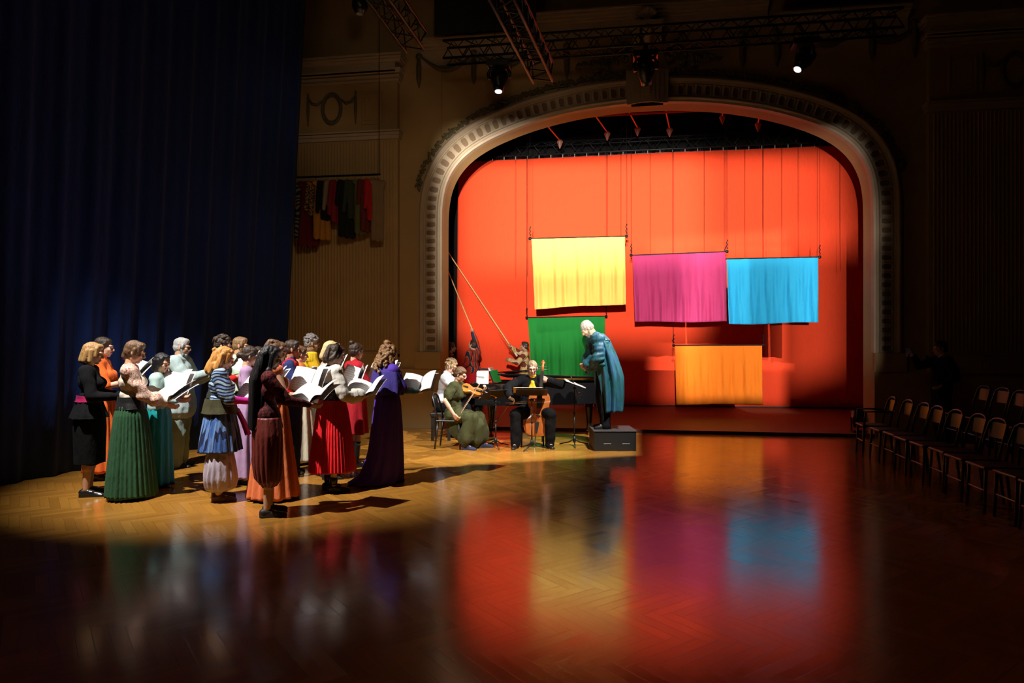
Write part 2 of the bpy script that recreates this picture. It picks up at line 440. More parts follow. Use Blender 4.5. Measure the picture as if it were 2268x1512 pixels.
def coffers(a, b, name):
    n = round((b-a)/0.16); l = L(); lb = L()
    t0, t1 = 0.10, 0.325
    for i in range(n):
        s0 = a+(b-a)*i/n; s1 = a+(b-a)*(i+1)/n; ds = s1-s0
        def P(u, t, d):      # u across the cell 0..1, t 0..1 outwards
            x, z = arch_at(s0+ds*u, t0+(t1-t0)*t); return (x, YW-d, z)
        O = [(0, 0), (.5, 0), (1, 0), (1, .33), (1, .66), (1, 1), (.5, 1), (0, 1), (0, .66), (0, .33)]
        I = [(.28, .10), (.5, .08), (.72, .10), (.80, .3), (.80, .7), (.70, .88), (.5, .90), (.30, .88), (.20, .7), (.20, .3)]
        I2 = [(.5+(u-.5)*.86, .5+(t-.5)*.92) for u, t in I]
        V = [P(u, t, 0.035) for u, t in O]+[P(u, t, 0.05) for u, t in I]+[P(u, t, 0.035) for u, t in I2]+[P(u, t, 0.002) for u, t in I2]
        F = []
        for r in range(3):
            for j in range(10): F.append([r*10+j, r*10+(j+1) % 10, (r+1)*10+(j+1) % 10, (r+1)*10+j])
        l.add(V, F)
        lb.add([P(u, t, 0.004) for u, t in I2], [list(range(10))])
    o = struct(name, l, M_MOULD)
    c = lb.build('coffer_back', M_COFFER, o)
coffers(sA, sM-0.36, 'trim_5'); coffers(sM+0.36, sB, 'trim_6')
# keystone
l = L()
for k, (hw, pr) in enumerate(((0.37, 0.14), (0.29, 0.17), (0.21, 0.2), (0.13, 0.23))):
    l.prism([(-hw, 6.10), (hw, 6.10), (hw*1.06, 6.72), (-hw*1.06, 6.72)], 0, pr, Matrix(((1, 0, 0, AX), (0, 0, -1, YW), (0, 1, 0, 0), (0, 0, 0, 1))))
l.prism([(-.05, 6.22), (.05, 6.22), (.05, 6.5), (-.05, 6.5)], .22, .27, Matrix(((1, 0, 0, AX), (0, 0, -1, YW), (0, 1, 0, 0), (0, 0, 0, 1))))
struct('trim_7', l, M_MOULD)
# blocks the arch moulding stands on, the dado and skirting
nt_ = 8
for k, sx in enumerate((-1, 1)):
    xi = AX+sx*3.95; xo = AX+sx*4.46
    l = L(); l.box(((xi+xo)/2, YW-0.05, 1.33), (abs(xo-xi), 0.14, 0.33)); struct('trim_%d' % nt_, l, M_PLASTER); nt_ += 1
    # base wall under the dado
    xa, xb = (XL, xi) if sx < 0 else (xi, XR)
    l = L(); l.box(((xa+xb)/2, YW-0.03, 0.58), (xb-xa, 0.06, 1.16)); struct('baseboard_%s' % ('left' if sx < 0 else 'right'), l, M_PLASTER)
    # pilaster
    pa, pb = (-7.4, -4.36) if sx < 0 else (5.26, 8.3)
    yf = YW-0.12
    l = L(); l.box(((pa+pb)/2, YW-0.06, 3.55), (pb-pa, 0.12, 4.3))
    nfl = 46
    for i in range(nfl):
        x = pa+0.05+(pb-pa-0.1)*(i+.5)/nfl
        l.tube([(x, yf, 1.52), (x, yf, 5.65)], 0.018, 6)
    struct('trim_%d' % nt_, l, M_PLASTER); nt_ += 1
    l = L()     # dado rail, lower block with roundels
    l.box(((pa+pb)/2, YW-0.075, 1.32), (pb-pa, 0.15, 0.28))
    l.box(((pa+pb)/2, YW-0.085, 1.475), (pb-pa+.02, 0.17, 0.03)); l.box(((pa+pb)/2, YW-0.085, 1.17), (pb-pa+.02, 0.17, 0.03))
    x = pa+0.25 if sx > 0 else pb-0.25
    for i in range(5):
        xx = x+sx*0.62*i
        l.lathe([(0.02, 0), (0.05, 0.01), (0.05, 0.0)], (0, 0, 0), 12) if False else None
        ring = [(xx+0.07*math.cos(a), YW-0.155, 1.32+0.085*math.sin(a)) for a in np.linspace(0, 2*math.pi, 17)]
        l.tube(ring, 0.012, 6)
    struct('trim_%d' % nt_, l, M_PLASTER); nt_ += 1
    l = L()     # trims and cornice of the frieze
    for z, h, pr in ((5.68, .07, .17), (5.75, .05, .21), (5.81, .03, .24), (6.80, .05, .18), (6.86, .05, .24), (6.93, .06, .28), (6.98, .03, .32), (7.12, .05, .34), (7.17, .04, .40), (7.22, .03, .44)):
        l.box(((pa+pb)/2, YW-pr/2, z+h/2), (pb-pa+pr-.1, pr, h))
    l.box(((pa+pb)/2, YW-0.14, 7.05), (pb-pa, 0.28, 0.2))
    struct('trim_%d' % nt_, l, M_MOULD); nt_ += 1
    l = L(); l.box(((pa+pb)/2, YW-0.07, 6.3), (pb-pa, 0.14, 1.0))      # frieze ground and relief
    cx = (-5.72 if sx < 0 else 6.6)
    for px_ in ((cx+sx*-0.82), (cx+sx*0.95)):
        for (hw, hh, r_) in ((.21, .30, .018), (.14, .22, .014)):
            P4 = [(px_-hw, YW-.145, 6.3-hh), (px_+hw, YW-.145, 6.3-hh), (px_+hw, YW-.145, 6.3+hh), (px_-hw, YW-.145, 6.3+hh)]
            for a, b in zip(P4, P4[1:]+P4[:1]): l.bar(a, b, r_*2, r_*2)
    struct('trim_%d' % nt_, l, M_PLASTER); nt_ += 1
    l = L()     # oval medallion with garland and two drops
    for rr, t_ in ((1.0, .03), (.82, .014)):
        l.tube([(cx+.2*rr*math.cos(a), YW-.15, 6.33+.3*rr*math.sin(a)) for a in np.linspace(0, 2*math.pi, 33)], t_, 8)
    for q in (-1, 1):
        l.tube([(cx+q*.2, YW-.15, 6.5), (cx+q*.3, YW-.16, 6.42), (cx+q*.42, YW-.16, 6.45), (cx+q*.48, YW-.15, 6.55)], [.02, .03, .03, .02], 8)
        l.tube([(cx+q*.5, YW-.15, 6.66), (cx+q*.5, YW-.15, 6.3), (cx+q*.5, YW-.15, 6.0)], [.02, .035, .008], 8)
    struct('trim_%d' % nt_, l, M_ORN); nt_ += 1
# cornices above the arch
def cornice(x0, x1, z):
    l = L()
    for dz, h, pr in ((-.36, .30, .05), (-.06, .04, .10), (-.02, .05, .16), (.03, .05, .22), (.08, .03, .26)):
        l.box(((x0+x1)/2, YW-pr/2, z+dz+h/2), (x1-x0, pr, h))
    return l
for a, b, z in ((-3.95, -1.9, 7.45), (-1.78, 2.6, 7.78), (2.72, 4.95, 7.45)):
    struct('trim_%d' % nt_, cornice(a, b, z), M_MOULD); nt_ += 1
# swags, tassels
l = L()
for a in (-3.9, -2.75, 3.05, 4.1):
    b = a+1.05
    if b < 5.2:
        l.tube([(a+(b-a)*t, YW-.06, 7.28-.28*math.sin(math.pi*t)) for t in np.linspace(0, 1, 13)], [.02+.025*math.sin(math.pi*t) for t in np.linspace(0, 1, 13)], 8)
for x in (-3.95, -2.85, -1.05, 2.15, 2.75, 4.35, 5.05):
    l.tube([(x, YW-.05, 7.28), (x, YW-.06, 7.1), (x, YW-.06, 6.85), (x, YW-.05, 6.68)], [.03, .055, .05, .01], 8)
    l.ell((x, YW-.05, 7.3), (.07, .05, .06))
struct('trim_%d' % nt_, l, M_ORN); nt_ += 1
# leaf garland along the top of the arch and the ornament round the keystone
l = L(); rg = random.Random(4)
for i in range(330):
    s = 4.6+(ALEN-9.2)*i/330
    if abs(s-sM) < .4: continue
    x, z = arch_at(s, 0.53+rg.uniform(-.03, .05))
    l.ell((x, YW-.03-rg.random()*.03, z), (.06, .02, .025), (0, rg.uniform(0, 3), 0), 8)
for i in range(150):
    q = rg.choice((-1, 1)); t = rg.random()
    x = AX+q*(.35+t*.95); z = 6.83+(1-t)*.42*rg.random()+.05*math.sin(t*9)
    l.ell((x, YW-.06-rg.random()*.08, z), (rg.uniform(.03, .08), .04, rg.uniform(.02, .05)), (0, rg.uniform(0, 3), 0), 8)
for q in (-1, 1):
    for k in range(3):
        cx, cz, rr = AX+q*(.4+.3*k), 6.95-.03*k, .12-.02*k
        l.tube([(cx+rr*(1-t*.8)*math.cos(q*t*9), YW-.12, cz+rr*(1-t*.8)*math.sin(t*9)) for t in np.linspace(0, 1, 24)], [.03*(1-t*.6) for t in np.linspace(0, 1, 24)], 6)
struct('trim_%d' % nt_, l, M_ORN); nt_ += 1
# console and shell in the middle of the top cornice
l = L(); l.box((AX, YW-.16, 7.52), (.55, .32, .1)); l.box((AX-.2, YW-.12, 7.35), (.12, .24, .25)); l.box((AX+.2, YW-.12, 7.35), (.12, .24, .25))
l.tube([(AX, YW-.2, 7.2), (AX, YW-.26, 7.4), (AX, YW-.22, 7.62)], [.05, .1, .07], 10)
for k in range(9):
    a = R(20+k*17.5); l.cone((AX, YW-.22, 7.62), (AX+.15*math.cos(a), YW-.26, 7.66+.15*math.sin(a)), .02, .035, 8)
struct('trim_%d' % nt_, l, M_MOULD); nt_ += 1

# ------------------------------------------------------------------ black masking above the arch (dark drape from the ceiling)
for bx, bz, bw, bh, lb in ((-2.5, 8.2, 1.9, 1.6, 'black border drape under the ceiling, left of the top cornice'), (3.5, 8.35, 2.1, 1.3, 'black border drape under the ceiling, right of the top cornice')):
    l = L(); nf = 60; V = []; F = []
    for i in range(nf+1):
        x = bx-bw/2+bw*i/nf; y = 12.3+.03*math.sin(i*.9)
        V += [(x, y, bz-bh/2), (x, y, bz+bh/2)]
    for i in range(nf): F.append([2*i, 2*i+2, 2*i+3, 2*i+1])
    l.add(V, F); o = l.build('border_drape', plain('black_serge', (0.01, 0.01, 0.01), 0.95), smooth=True)
    sm = o.modifiers.new('t', 'SOLIDIFY'); sm.thickness = .01
    tag(o, lb, 'drape')

# ------------------------------------------------------------------ dark blue curtain on the left
def drape(x_of, z0, z1, n, amp, seed, thick=0.01):
    rg = random.Random(seed); V = []; F = []
    ph = [rg.uniform(0, 6.28) for _ in range(4)]
    rows = 8
    for i in range(n+1):
        t = i/n
        for k in range(rows+1):
            u = k/rows; p, nrm = x_of(t, u)
            d = amp*(math.sin(t*n*0.32+ph[0]+.5*math.sin(t*17))+.45*math.sin(t*n*.71+ph[1]))*(0.75+.25*math.sin(u*3+ph[2]))
            V.append((p[0]+nrm[0]*d, p[1]+nrm[1]*d, z0+(z1-z0)*u))
    for i in range(n):
        for k in range(rows):
            a = i*(rows+1)+k; F.append([a, a+rows+1, a+rows+2, a+1])
    l = L(); l.add(V, F); return l
A0, B0 = Vector((-8.25, 2.0)), Vector((-6.25, 11.9))
def cur(t, u):
    top = Vector((-5.75, 11.9)); b = A0.lerp(B0, t); tp = Vector((-8.1, 2.0)).lerp(top, t)
    p = b.lerp(tp, u); d = (B0-A0).normalized(); return p, Vector((d.y, -d.x))
o = drape(cur, 0.01, 8.9, 420, 0.05, 3).build('curtain', cloth('blue_velvet', (0.013, 0.029, 0.13), 0.9, 0.05, bump=0.1, spec=0.1), smooth=True)
sm = o.modifiers.new('thickness', 'SOLIDIFY'); sm.thickness = 0.012
tag(o, 'tall dark blue curtain hanging in folds along the left side', 'curtain')
# ------------------------------------------------------------------ red cloth at the back of the stage
YC = 18.07
M_RED = cloth('red_cloth', (0.88, 0.068, 0.02), 0.85, 0.0, var=0.04, bump=0.15, spec=0.15)
def cloth_sheet(x0, x1, z0, z1, y, nx, nz, fn, thick):
    V = []; F = []
    for i in range(nx+1):
        for k in range(nz+1):
            t = i/nx; u = k/nz; dx, dy, dz = fn(t, u)
            V.append((x0+(x1-x0)*t+dx, y+dy, z0+(z1-z0)*u+dz))
    for i in range(nx):
        for k in range(nz):
            a = i*(nz+1)+k; F.append([a, a+nz+1, a+nz+2, a+1])
    l = L(); l.add(V, F); return l
back = thing('backdrop', 'huge bright red cloth stretched across the back of the stage', 'backdrop', (0.2, YC, 0))
o = cloth_sheet(-4.66, 5.75, 0.045, 6.58, 0, 160, 24,
    lambda t, u: ((.05*u if t < .01 else 0), .012*math.sin(t*60)*(1-u)+.02*math.sin(t*9), 0), .006).build('cloth', M_RED, back, smooth=True)
s_ = o.modifiers.new('t', 'SOLIDIFY'); s_.thickness = 0.006
l = L(); l.tube([(-4.7, 0, .04), (6.0, 0, .04)], .018, 8); l.build('bottom_pipe', M_BLACKM, back)
l = L()
for i in range(34): l.bar((-4.6+10.4*i/33, 0, 6.56), (-4.6+10.4*i/33, 0, 6.66), .02, .02)
l.build('tie', plain('tie_tape', (.25, .2, .15), .8), back)

def truss(name, p0, p1, sz, nbay, label, tube_r=0.025, parent=None, mat=None):
    """box truss from p0 to p1"""
    mat = mat or M_TRUSS
    root = thing(name, label, 'truss', p0)
    d = Vector(p1)-Vector(p0); ln = d.length; d.normalize()
    up = Vector((0, 0, 1)); sd = d.cross(up).normalized(); up = sd.cross(d)
    cn = [(sd*a+up*b)*sz/2 for a, b in ((-1, -1), (1, -1), (1, 1), (-1, 1))]
    l = L()
    for c in cn: l.tube([c, c+d*ln], tube_r, 8)
    l.build('chord', mat, root, smooth=True)
    l = L()
    for i in range(nbay):
        a = ln*i/nbay; b = ln*(i+.5)/nbay; e = ln*(i+1)/nbay
        for q in range(4):
            A, B = cn[q], cn[(q+1) % 4]
            l.tube([A+d*a, B+d*b, A+d*e], tube_r*.5, 6)
    l.build('lacing', mat, root, smooth=True)
    for t in (.12, .88):
        q = d*ln*t; l = L(); l.cyl(q+up*sz/2, Vector((q.x, q.y, ZC-p0[2])), .006, n=6); l.build('suspension_wire', mat, root)
    return root
truss('truss', (-4.6, 18.2, 6.83), (6.2, 18.2, 6.83), 0.32, 22, 'long black box truss above the red cloth, holding its top edge', .022)
truss('truss', (-3.05, 11.55, 6.72), (4.3, 11.55, 6.72), 0.30, 20, 'black lighting truss crossing the room in front of the arch top', .022)
truss('truss', CW(.42, 9.2, 5.32), CW(-.62, 5.6, 5.7), 0.26, 14, 'short slanting truss with red lit edges pointing into the room, top centre', .02)
truss('truss', CW(-1.25, 8.9, 5.6), CW(-2.1, 6.4, 6.2), 0.26, 10, 'dark slanting truss near the ceiling, left of the arch', .02)

# hoist lines and hanging pipes in the stage loft
rt = thing('loft_pipe', 'thin red lit pipe running across under the top of the arch', 'pipe', (0, 14.4, 6.42))
l = L(); l.tube([(-1.1, 0, .0), (2.3, 0, .0)], .022, 8); l.build('tube', M_REDTUBE, rt)
for x in (-1.0, 2.2):
    l = L(); l.cyl((x, 0, 0), (x, 0, ZC-6.42), .006, n=6); l.build('suspension_wire', M_BLACKM, rt)
hang = [(1310, 248, 1345, 300, 'leftmost hoist cable'), (1200, 268, 1240, 318, 'short hoist cable by the left arch curve'), (1392, 250, 1412, 290, 'hoist cable left of the keystone'), (1472, 238, 1483, 292, 'hoist cable right of the keystone'), (1601, 236, 1600, 264, 'hoist cable with two blocks'), (1684, 248, 1679, 280, 'rightmost hoist cable')]
for px, py, qx, qy, nm in hang:
    a = YP(px, py-6, 14.4); b = YP(qx, qy, 16.6)
    r_ = thing('hoist_cable', 'red lit %s hanging in the stage loft' % nm, 'cable', b)
    l = L(); l.tube([(0, 0, 0.1), a-b], .016, 6); l.tube([a-b, (a.x-b.x, a.y-b.y, ZC-b.z)], .006, 6); l.build('cable', M_REDTUBE, r_)
    l = L(); l.lathe([(.01, -.1), (.075, .06), (.06, .1), (.02, .12)], (0, 0, 0), 10); l.build('hook_block', plain('hook_block_paint', (.3, .14, .09), .5), r_)

# ------------------------------------------------------------------ the hanging cloth panels
def flag(name, label, TL, TR, BR, BL, Y, col, mat=None, folds=(0.02, 5), seed=1, bottom=None, spec=0.2):
    """corner pixels on the plane world-y = Y"""
    a, b, c, d = (YP(*p, Y) for p in (TL, TR, BR, BL))
    root = thing(name, label, 'hanging cloth', a, 0, 'coloured cloth panels hung in front of the red cloth')
    rg = random.Random(seed); ph = [rg.uniform(0, 6.28) for _ in range(8)]
    nx, nz = 110, 50; V = []; F = []
    for i in range(nx+1):
        t = i/nx
        for k in range(nz+1):
            u = k/nz            # 0 top
            p = a.lerp(b, t).lerp(d.lerp(c, t), u)
            amp = folds[0]*(0.15+min(1, u*1.6))
            wv = math.sin(t*folds[1]*6.28+ph[0]+.9*u+.8*math.sin(t*5+ph[1]))*.6+.45*math.sin(t*folds[1]*13.1+ph[2]-1.3*u)+.3*math.sin(t*folds[1]*25+ph[3]+u*2)*(.3+.7*math.sin(u*4+ph[4]))
            V.append(tuple(p-a+Vector((0, -amp*wv, (.012*math.sin(t*7+ph[5]) if u > .98 else 0)))))
    for i in range(nx):
        for k in range(nz):
            q = i*(nz+1)+k; F.append([q, q+1, q+nz+2, q+nz+1])
    l = L(); l.add(V, F)
    o = l.build('panel', mat or cloth(name+'_cotton_%s' % seed, col, .8, 0.05, var=.05, bump=.25, scale=60), root, smooth=True)
    s = o.modifiers.new('t', 'SOLIDIFY'); s.thickness = 0.004
    dx = (b-a).normalized()
    l = L(); l.tube([-dx*.06, (b-a)+dx*.06], .012, 8); l.build('rod', M_BLACKM, root)
    for e in (-dx*.03, (b-a)+dx*.03):
        l = L()
        l.ell(e, (.035, .03, .035), None, 8)
        for q in range(5): l.tube([e+Vector((0, 0, .05+.04*q)), e+Vector((.012*(-1)**q, 0, .07+.04*q)), e+Vector((0, 0, .09+.04*q))], .011, 6)
        l.build('clamp', M_BLACKM, root)
        l = L(); l.cyl(e+Vector((0, 0, .2)), Vector((e.x, 0, 9.0-a.z)), .0035, n=5); l.build('wire', M_BLACKM, root)
    return root
flag('cloth_panel', 'bright yellow cloth panel, upper left of the hanging five', (1177, 526), (1384, 521), (1386, 671), (1184, 682), 14.1, (0.76, 0.46, 0.10), seed=2, folds=(.042, 4))
flag('cloth_panel', 'purple cloth panel with a darker left half, beside the blue one', (1401, 563), (1607, 555), (1610, 710), (1406, 711), 14.95, (0.34, 0.025, 0.10), seed=3, folds=(.046, 4))
flag('cloth_panel', 'sky blue cloth panel, furthest right of the hanging five', (1609, 571), (1812, 567), (1812, 712), (1614, 716), 14.98, (0.014, 0.28, 0.50), seed=4, folds=(.046, 4))
flag('cloth_panel', 'green cloth panel hanging behind the conductor', (1169, 701), (1340, 698), (1340, 838), (1178, 840), 17.3, (0.014, 0.23, 0.033), seed=5, folds=(.05, 3))
flag('cloth_panel', 'orange cloth panel with fold lines, lowest and nearest the floor', (1495, 763), (1688, 762), (1690, 894), (1498, 893), 15.7, (0.88, 0.20, 0.010), seed=6, folds=(.03, 4))
# free wires still hanging in front of the red cloth
for i, px in enumerate((1141, 1168, 1345, 1375, 1440, 1490, 1560, 1650, 1690, 1732, 1769, 1862)):
    p = YP(px, 700, 16.6); l = L(); l.cyl((0, 0, 0), (0, 0, ZC-3.3), .0035, n=5)
    root = l.build('hanging_wire', M_BLACKM); root.location = (p.x, 16.6, 3.3)
    tag(root, 'one of the thin dark wires hanging down in front of the red cloth', 'wire', 'thin wires in front of the red cloth')

# ------------------------------------------------------------------ lighting fixtures
M_LENS = emit('lit_lens', (1.0, 0.98, 1.0), 6)
def moving_head(loc, aim, label, lit=True, drop=0.42):
    root = thing('moving_head_light', label, 'stage light', loc, 0, 'moving head lights on the front truss')
    d = (Vector(aim)-Vector(loc)).normalized()
    # lens centre at the root; body behind it
    l = L(); b = -d
    l.tube([b*.03, b*.12, b*.2, b*.36, b*.42], [.085, .10, .14, .15, .10], 20); l.build('lamp_body', M_BLACK, root, smooth=True)
    l = L(); l.tube([b*.02, b*.012], [.060, .056], 20); l.build('lens', M_LENS if lit else M_BLACK, root, smooth=True)
    piv = b*.26; sd = d.cross(Vector((0, 0, 1)))
    sd = sd.normalized() if sd.length > .05 else Vector((1, 0, 0))
    l = L()
    Z = Vector((0, 0, 1))
    l.tube([piv-sd*.17, piv-sd*.19+Z*.10, piv-sd*.14+Z*.19, piv+sd*.14+Z*.19, piv+sd*.19+Z*.10, piv+sd*.17], .03, 8)
    l.build('yoke', M_BLACK, root, smooth=True)
    l = L(); l.box(piv+Z*.24, (.40, .28, .10)); l.box(piv+Vector((0, 0, (.29+6.56-loc.z-piv.z)/2)), (.08, .06, 6.56-loc.z-piv.z-.27)); l.build('base_box', M_BLACK, root, bevel=.01)
    return root
moving_head(YP(1104, 203, 11.5), YP(1104, 203, 11.5)+Vector((.0, -.2, -1)), 'white glowing moving head light pointing down, left of the arch top')
moving_head(YP(1765, 154, 11.5), YP(1765, 154, 11.5)+Vector((-.5, -.25, -.8)), 'white glowing moving head light tilted left, right of the arch top')
moving_head(YP(1432, 190, 11.5), YP(1432, 190, 11.5)+Vector((.1, .6, -1)), 'unlit moving head light hanging before the keystone', lit=False)
def cut_spot(n, loc, quad, power, color, fd=.30, rad=.008, blend=0.0):
    """profile lantern whose four shutter plates let light pass only towards the quadrilateral"""
    loc = Vector(loc); Q = [Vector(q) for q in quad]; ctr = sum(Q, Vector())/4
    d = (ctr-loc).normalized(); M = Matrix([[*r] for r in frame_from(d)])      # columns x y d
    X, Y = M.col[0], M.col[1]
    pr = []
    for q in Q:
        v = q-loc; k = fd/v.dot(d); pr.append((v.dot(X)*k, v.dot(Y)*k))
    cx = sum(a for a, b in pr)/4; cy = sum(b for a, b in pr)/4
    pr.sort(key=lambda t: math.atan2(t[1]-cy, t[0]-cx))
    mx = max(math.hypot(a, b) for a, b in pr)
    o = spot(n+'_light', loc, ctr, power, min(160, 2.04*math.degrees(math.atan(mx*1.12/fd))), blend, color, rad)
    root = thing('profile_spotlight', {'musician_key': 'black stage lantern aimed at the players from above the floor', 'cloth_left': 'black stage lantern at the left aimed at the red cloth', 'cloth_right': 'black stage lantern at the right aimed at the red cloth', 'cloth_middle': 'low black stage lantern aimed at the middle of the red cloth', 'cloth_side_fill': 'added black lantern out of view, filling the right edge of the red cloth', 'cloth_low_fill': 'added high black lantern out of view, filling the foot of the red cloth', 'cloth_top': 'black stage lantern aimed at the upper half of the red cloth'}[n], 'stage light', loc)
    ro = mx*1.25; angs = sorted([2*math.pi*k/24 for k in range(24)]+[math.atan2(b-cy, a-cx) % (2*math.pi) for a, b in pr])
    inn = []; out = []
    for an in angs:
        dx, dy = math.cos(an), math.sin(an); best = None
        for k in range(4):
            (ax_, ay_), (bx_, by_) = pr[k], pr[(k+1) % 4]; ex, ey = bx_-ax_, by_-ay_
            den = dx*ey-dy*ex
            if abs(den) < 1e-12: continue
            t = ((ax_-cx)*ey-(ay_-cy)*ex)/den; u = ((ax_-cx)*dy-(ay_-cy)*dx)/den
            if t > 0 and -1e-6 <= u <= 1+1e-6: best = t if best is None else min(best, t)
        inn.append((cx+dx*best, cy+dy*best)); out.append((dx*ro, dy*ro))
    m_ = len(angs)
    V = [X*x+Y*y+d*fd for x, y in inn]+[X*x+Y*y+d*fd for x, y in out]
    l = L(); l.add([tuple(v) for v in V], [[i, (i+1) % m_, m_+(i+1) % m_, m_+i] for i in range(m_)]); l.build('shutter', M_BLACKWALL, root)
    V = [X*x+Y*y+d*fd for x, y in out]+[X*x*.95+Y*y*.95-d*.12 for x, y in out]
    l = L(); l.add([tuple(v) for v in V], [[i, (i+1) % m_, m_+(i+1) % m_, m_+i] for i in range(m_)]+[[m_+i for i in range(m_)]]); l.build('housing', M_BLACKWALL, root)
    l = L(); l.cyl((0, 0, .3), (0, 0, ZC-loc.z), .02); l.build('suspension_pipe', M_BLACKM, root)
for c_ in CUT: cut_spot(**c_)
# small fixture clamped at the curtain's upper edge
p = YP(640, 205, 12.0); r_ = thing('stage_lantern', 'small stage lantern with open shutters by the upper curtain edge', 'stage light', p)
l = L(); l.box((0, 0, 0), (.28, .3, .22), (.3, .4, 0)); l.build('housing', M_BLACK, r_, bevel=.01)
for q, rot in (((.12, -.2, -.14), (.5, .5, .3)), ((-.1, -.22, -.12), (.2, -.5, .1))):
    l = L(); l.box(q, (.16, .01, .14), rot); l.build('shutter', plain('pale_metal', (.35, .33, .28), .4, metal=.4), r_)
l = L(); l.tube([(0, 0, .1), (0, 0, .5), (.05, 0, ZC-p.z)], .02, 8); l.build('hanger', M_BLACKM, r_)
p = YP(797, 28, 11); r_ = thing('stage_lantern', 'dark round stage lantern near the ceiling, left of the arch', 'stage light', p)
l = L(); l.tube([(0, 0, 0), (0, 0, .1), (0, .02, .35)], [.07, .13, .13], 16); l.build('housing', M_BLACK, r_, smooth=True)
l = L(); l.cyl((0, 0, -.012), (0, 0, .01), .06); l.build('lens', plain('dull_lens', (.3, .3, .32), .15), r_)
l = L(); l.tube([(0, 0, .3), (0, 0, ZC-p.z)], .02, 8); l.build('hanger', M_BLACKM, r_)
# par can on the floor at the stage edge
p = GP(1903, 958); r_ = thing('floor_lantern', 'black lantern standing on the floor by the right end of the stage', 'stage light', p)
l = L(); l.tube([(0, 0, .12), (0, .02, .2), (0, .04, .42)], [.09, .12, .13], 16); l.build('housing', M_BLACK, r_, smooth=True)
l = L(); l.box((0, 0, .04), (.26, .2, .04)); l.tube([(-.13, 0, .05), (-.14, 0, .3)], .012, 6); l.tube([(.13, 0, .05), (.14, 0, .3)], .012, 6); l.build('yoke', M_BLACKM, r_)
# black masking flats in the wings
for nm, x, lb in (('masking_flat', -4.75, 'tall black masking flat in the left wing beside the red cloth'), ('masking_flat', 6.5, 'tall black masking flat in the right wing')):
    l = L(); l.box((0, 0, 3.3), (.05, 3.2, 6.5)); o = l.build(nm, M_BLACKWALL); o.location = (x, 15.9, .03); tag(o, lb, 'flat')
p = YP(1003, 492, 15.0); o = thing('wall_bracket', 'small pale metal bracket high in the left wing', 'bracket', (-4.72, 15.2, p.z))
l = L(); l.box((.12, 0, 0), (.22, .2, .04)); l.box((.2, 0, .1), (.03, .1, .2)); l.build('arm', plain('pale_metal', (.35, .33, .28), .4, metal=.4), o)
l = L(); l.box((0, 0, 0), (.02, .2, .2)); l.build('plate', M_BLACKM, o)
# ------------------------------------------------------------------ people
SKIN = {}
def skin(tone):
    if tone not in SKIN:
        c = {'fair': (.62, .36, .25), 'warm': (.52, .28, .17), 'tan': (.36, .18, .10), 'pink': (.64, .34, .25)}[tone]
        SKIN[tone] = plain('skin_'+tone, c, .5, var=.06, nscale=14, spec=.35)
        SKIN[tone].node_tree.nodes['Principled BSDF'].inputs['Subsurface Weight'].default_value = 0.06
        SKIN[tone].node_tree.nodes['Principled BSDF'].inputs['Subsurface Radius'].default_value = (.02, .008, .004)
    return SKIN[tone]
M_EYE = plain('eye_white', (.42, .38, .34), .3)
M_IRIS = plain('eye_iris', (.05, .025, .012), .15)
M_LIP = {}
def lipm(t):
    if t not in M_LIP: M_LIP[t] = plain('lips_'+t, {'fair': (.5, .16, .13), 'warm': (.42, .14, .10), 'tan': (.26, .09, .07), 'pink': (.5, .14, .14)}[t], .4)
    return M_LIP[t]
def hairm(name, col, stretch=(90, 90, 9)):
    key = ('hair', name)
    if key in MATS: return MATS[key]
    m, nt, bs = base('hair_'+name)
    f = noise(nt, coords(nt, 'Object', stretch), 1.0, 3, .6)
    nt.links.new(nmix(nt, f, tuple(c*.3 for c in col), tuple(min(1, c*1.6) for c in col)), bs.inputs['Base Color'])
    bs.inputs['Roughness'].default_value = .45; bs.inputs['Specular IOR Level'].default_value = .5
    setbump(nt, bs, f, 1.0, .009)
    MATS[key] = m; return m
M_LEATHER = plain('black_leather', (.012, .011, .011), .3)

def ik(S, T, a, b, pole):
    S = Vector(S); T = Vector(T); d = T-S; D = min(d.length, (a+b)*.995); u = d.normalized()
    x = (a*a-b*b+D*D)/(2*D); h = math.sqrt(max(a*a-x*x, 0))
    p = Vector(pole); p = (p-u*p.dot(u)).normalized()
    return S+u*x+p*h, S+u*D

def rotY(v, ang, c):         # lean forward (+x) about a pivot
    v = Vector(v)-Vector(c); ca, sa = math.cos(ang), math.sin(ang)
    return Vector((v.x*ca+v.z*sa, v.y, -v.x*sa+v.z*ca))+Vector(c)

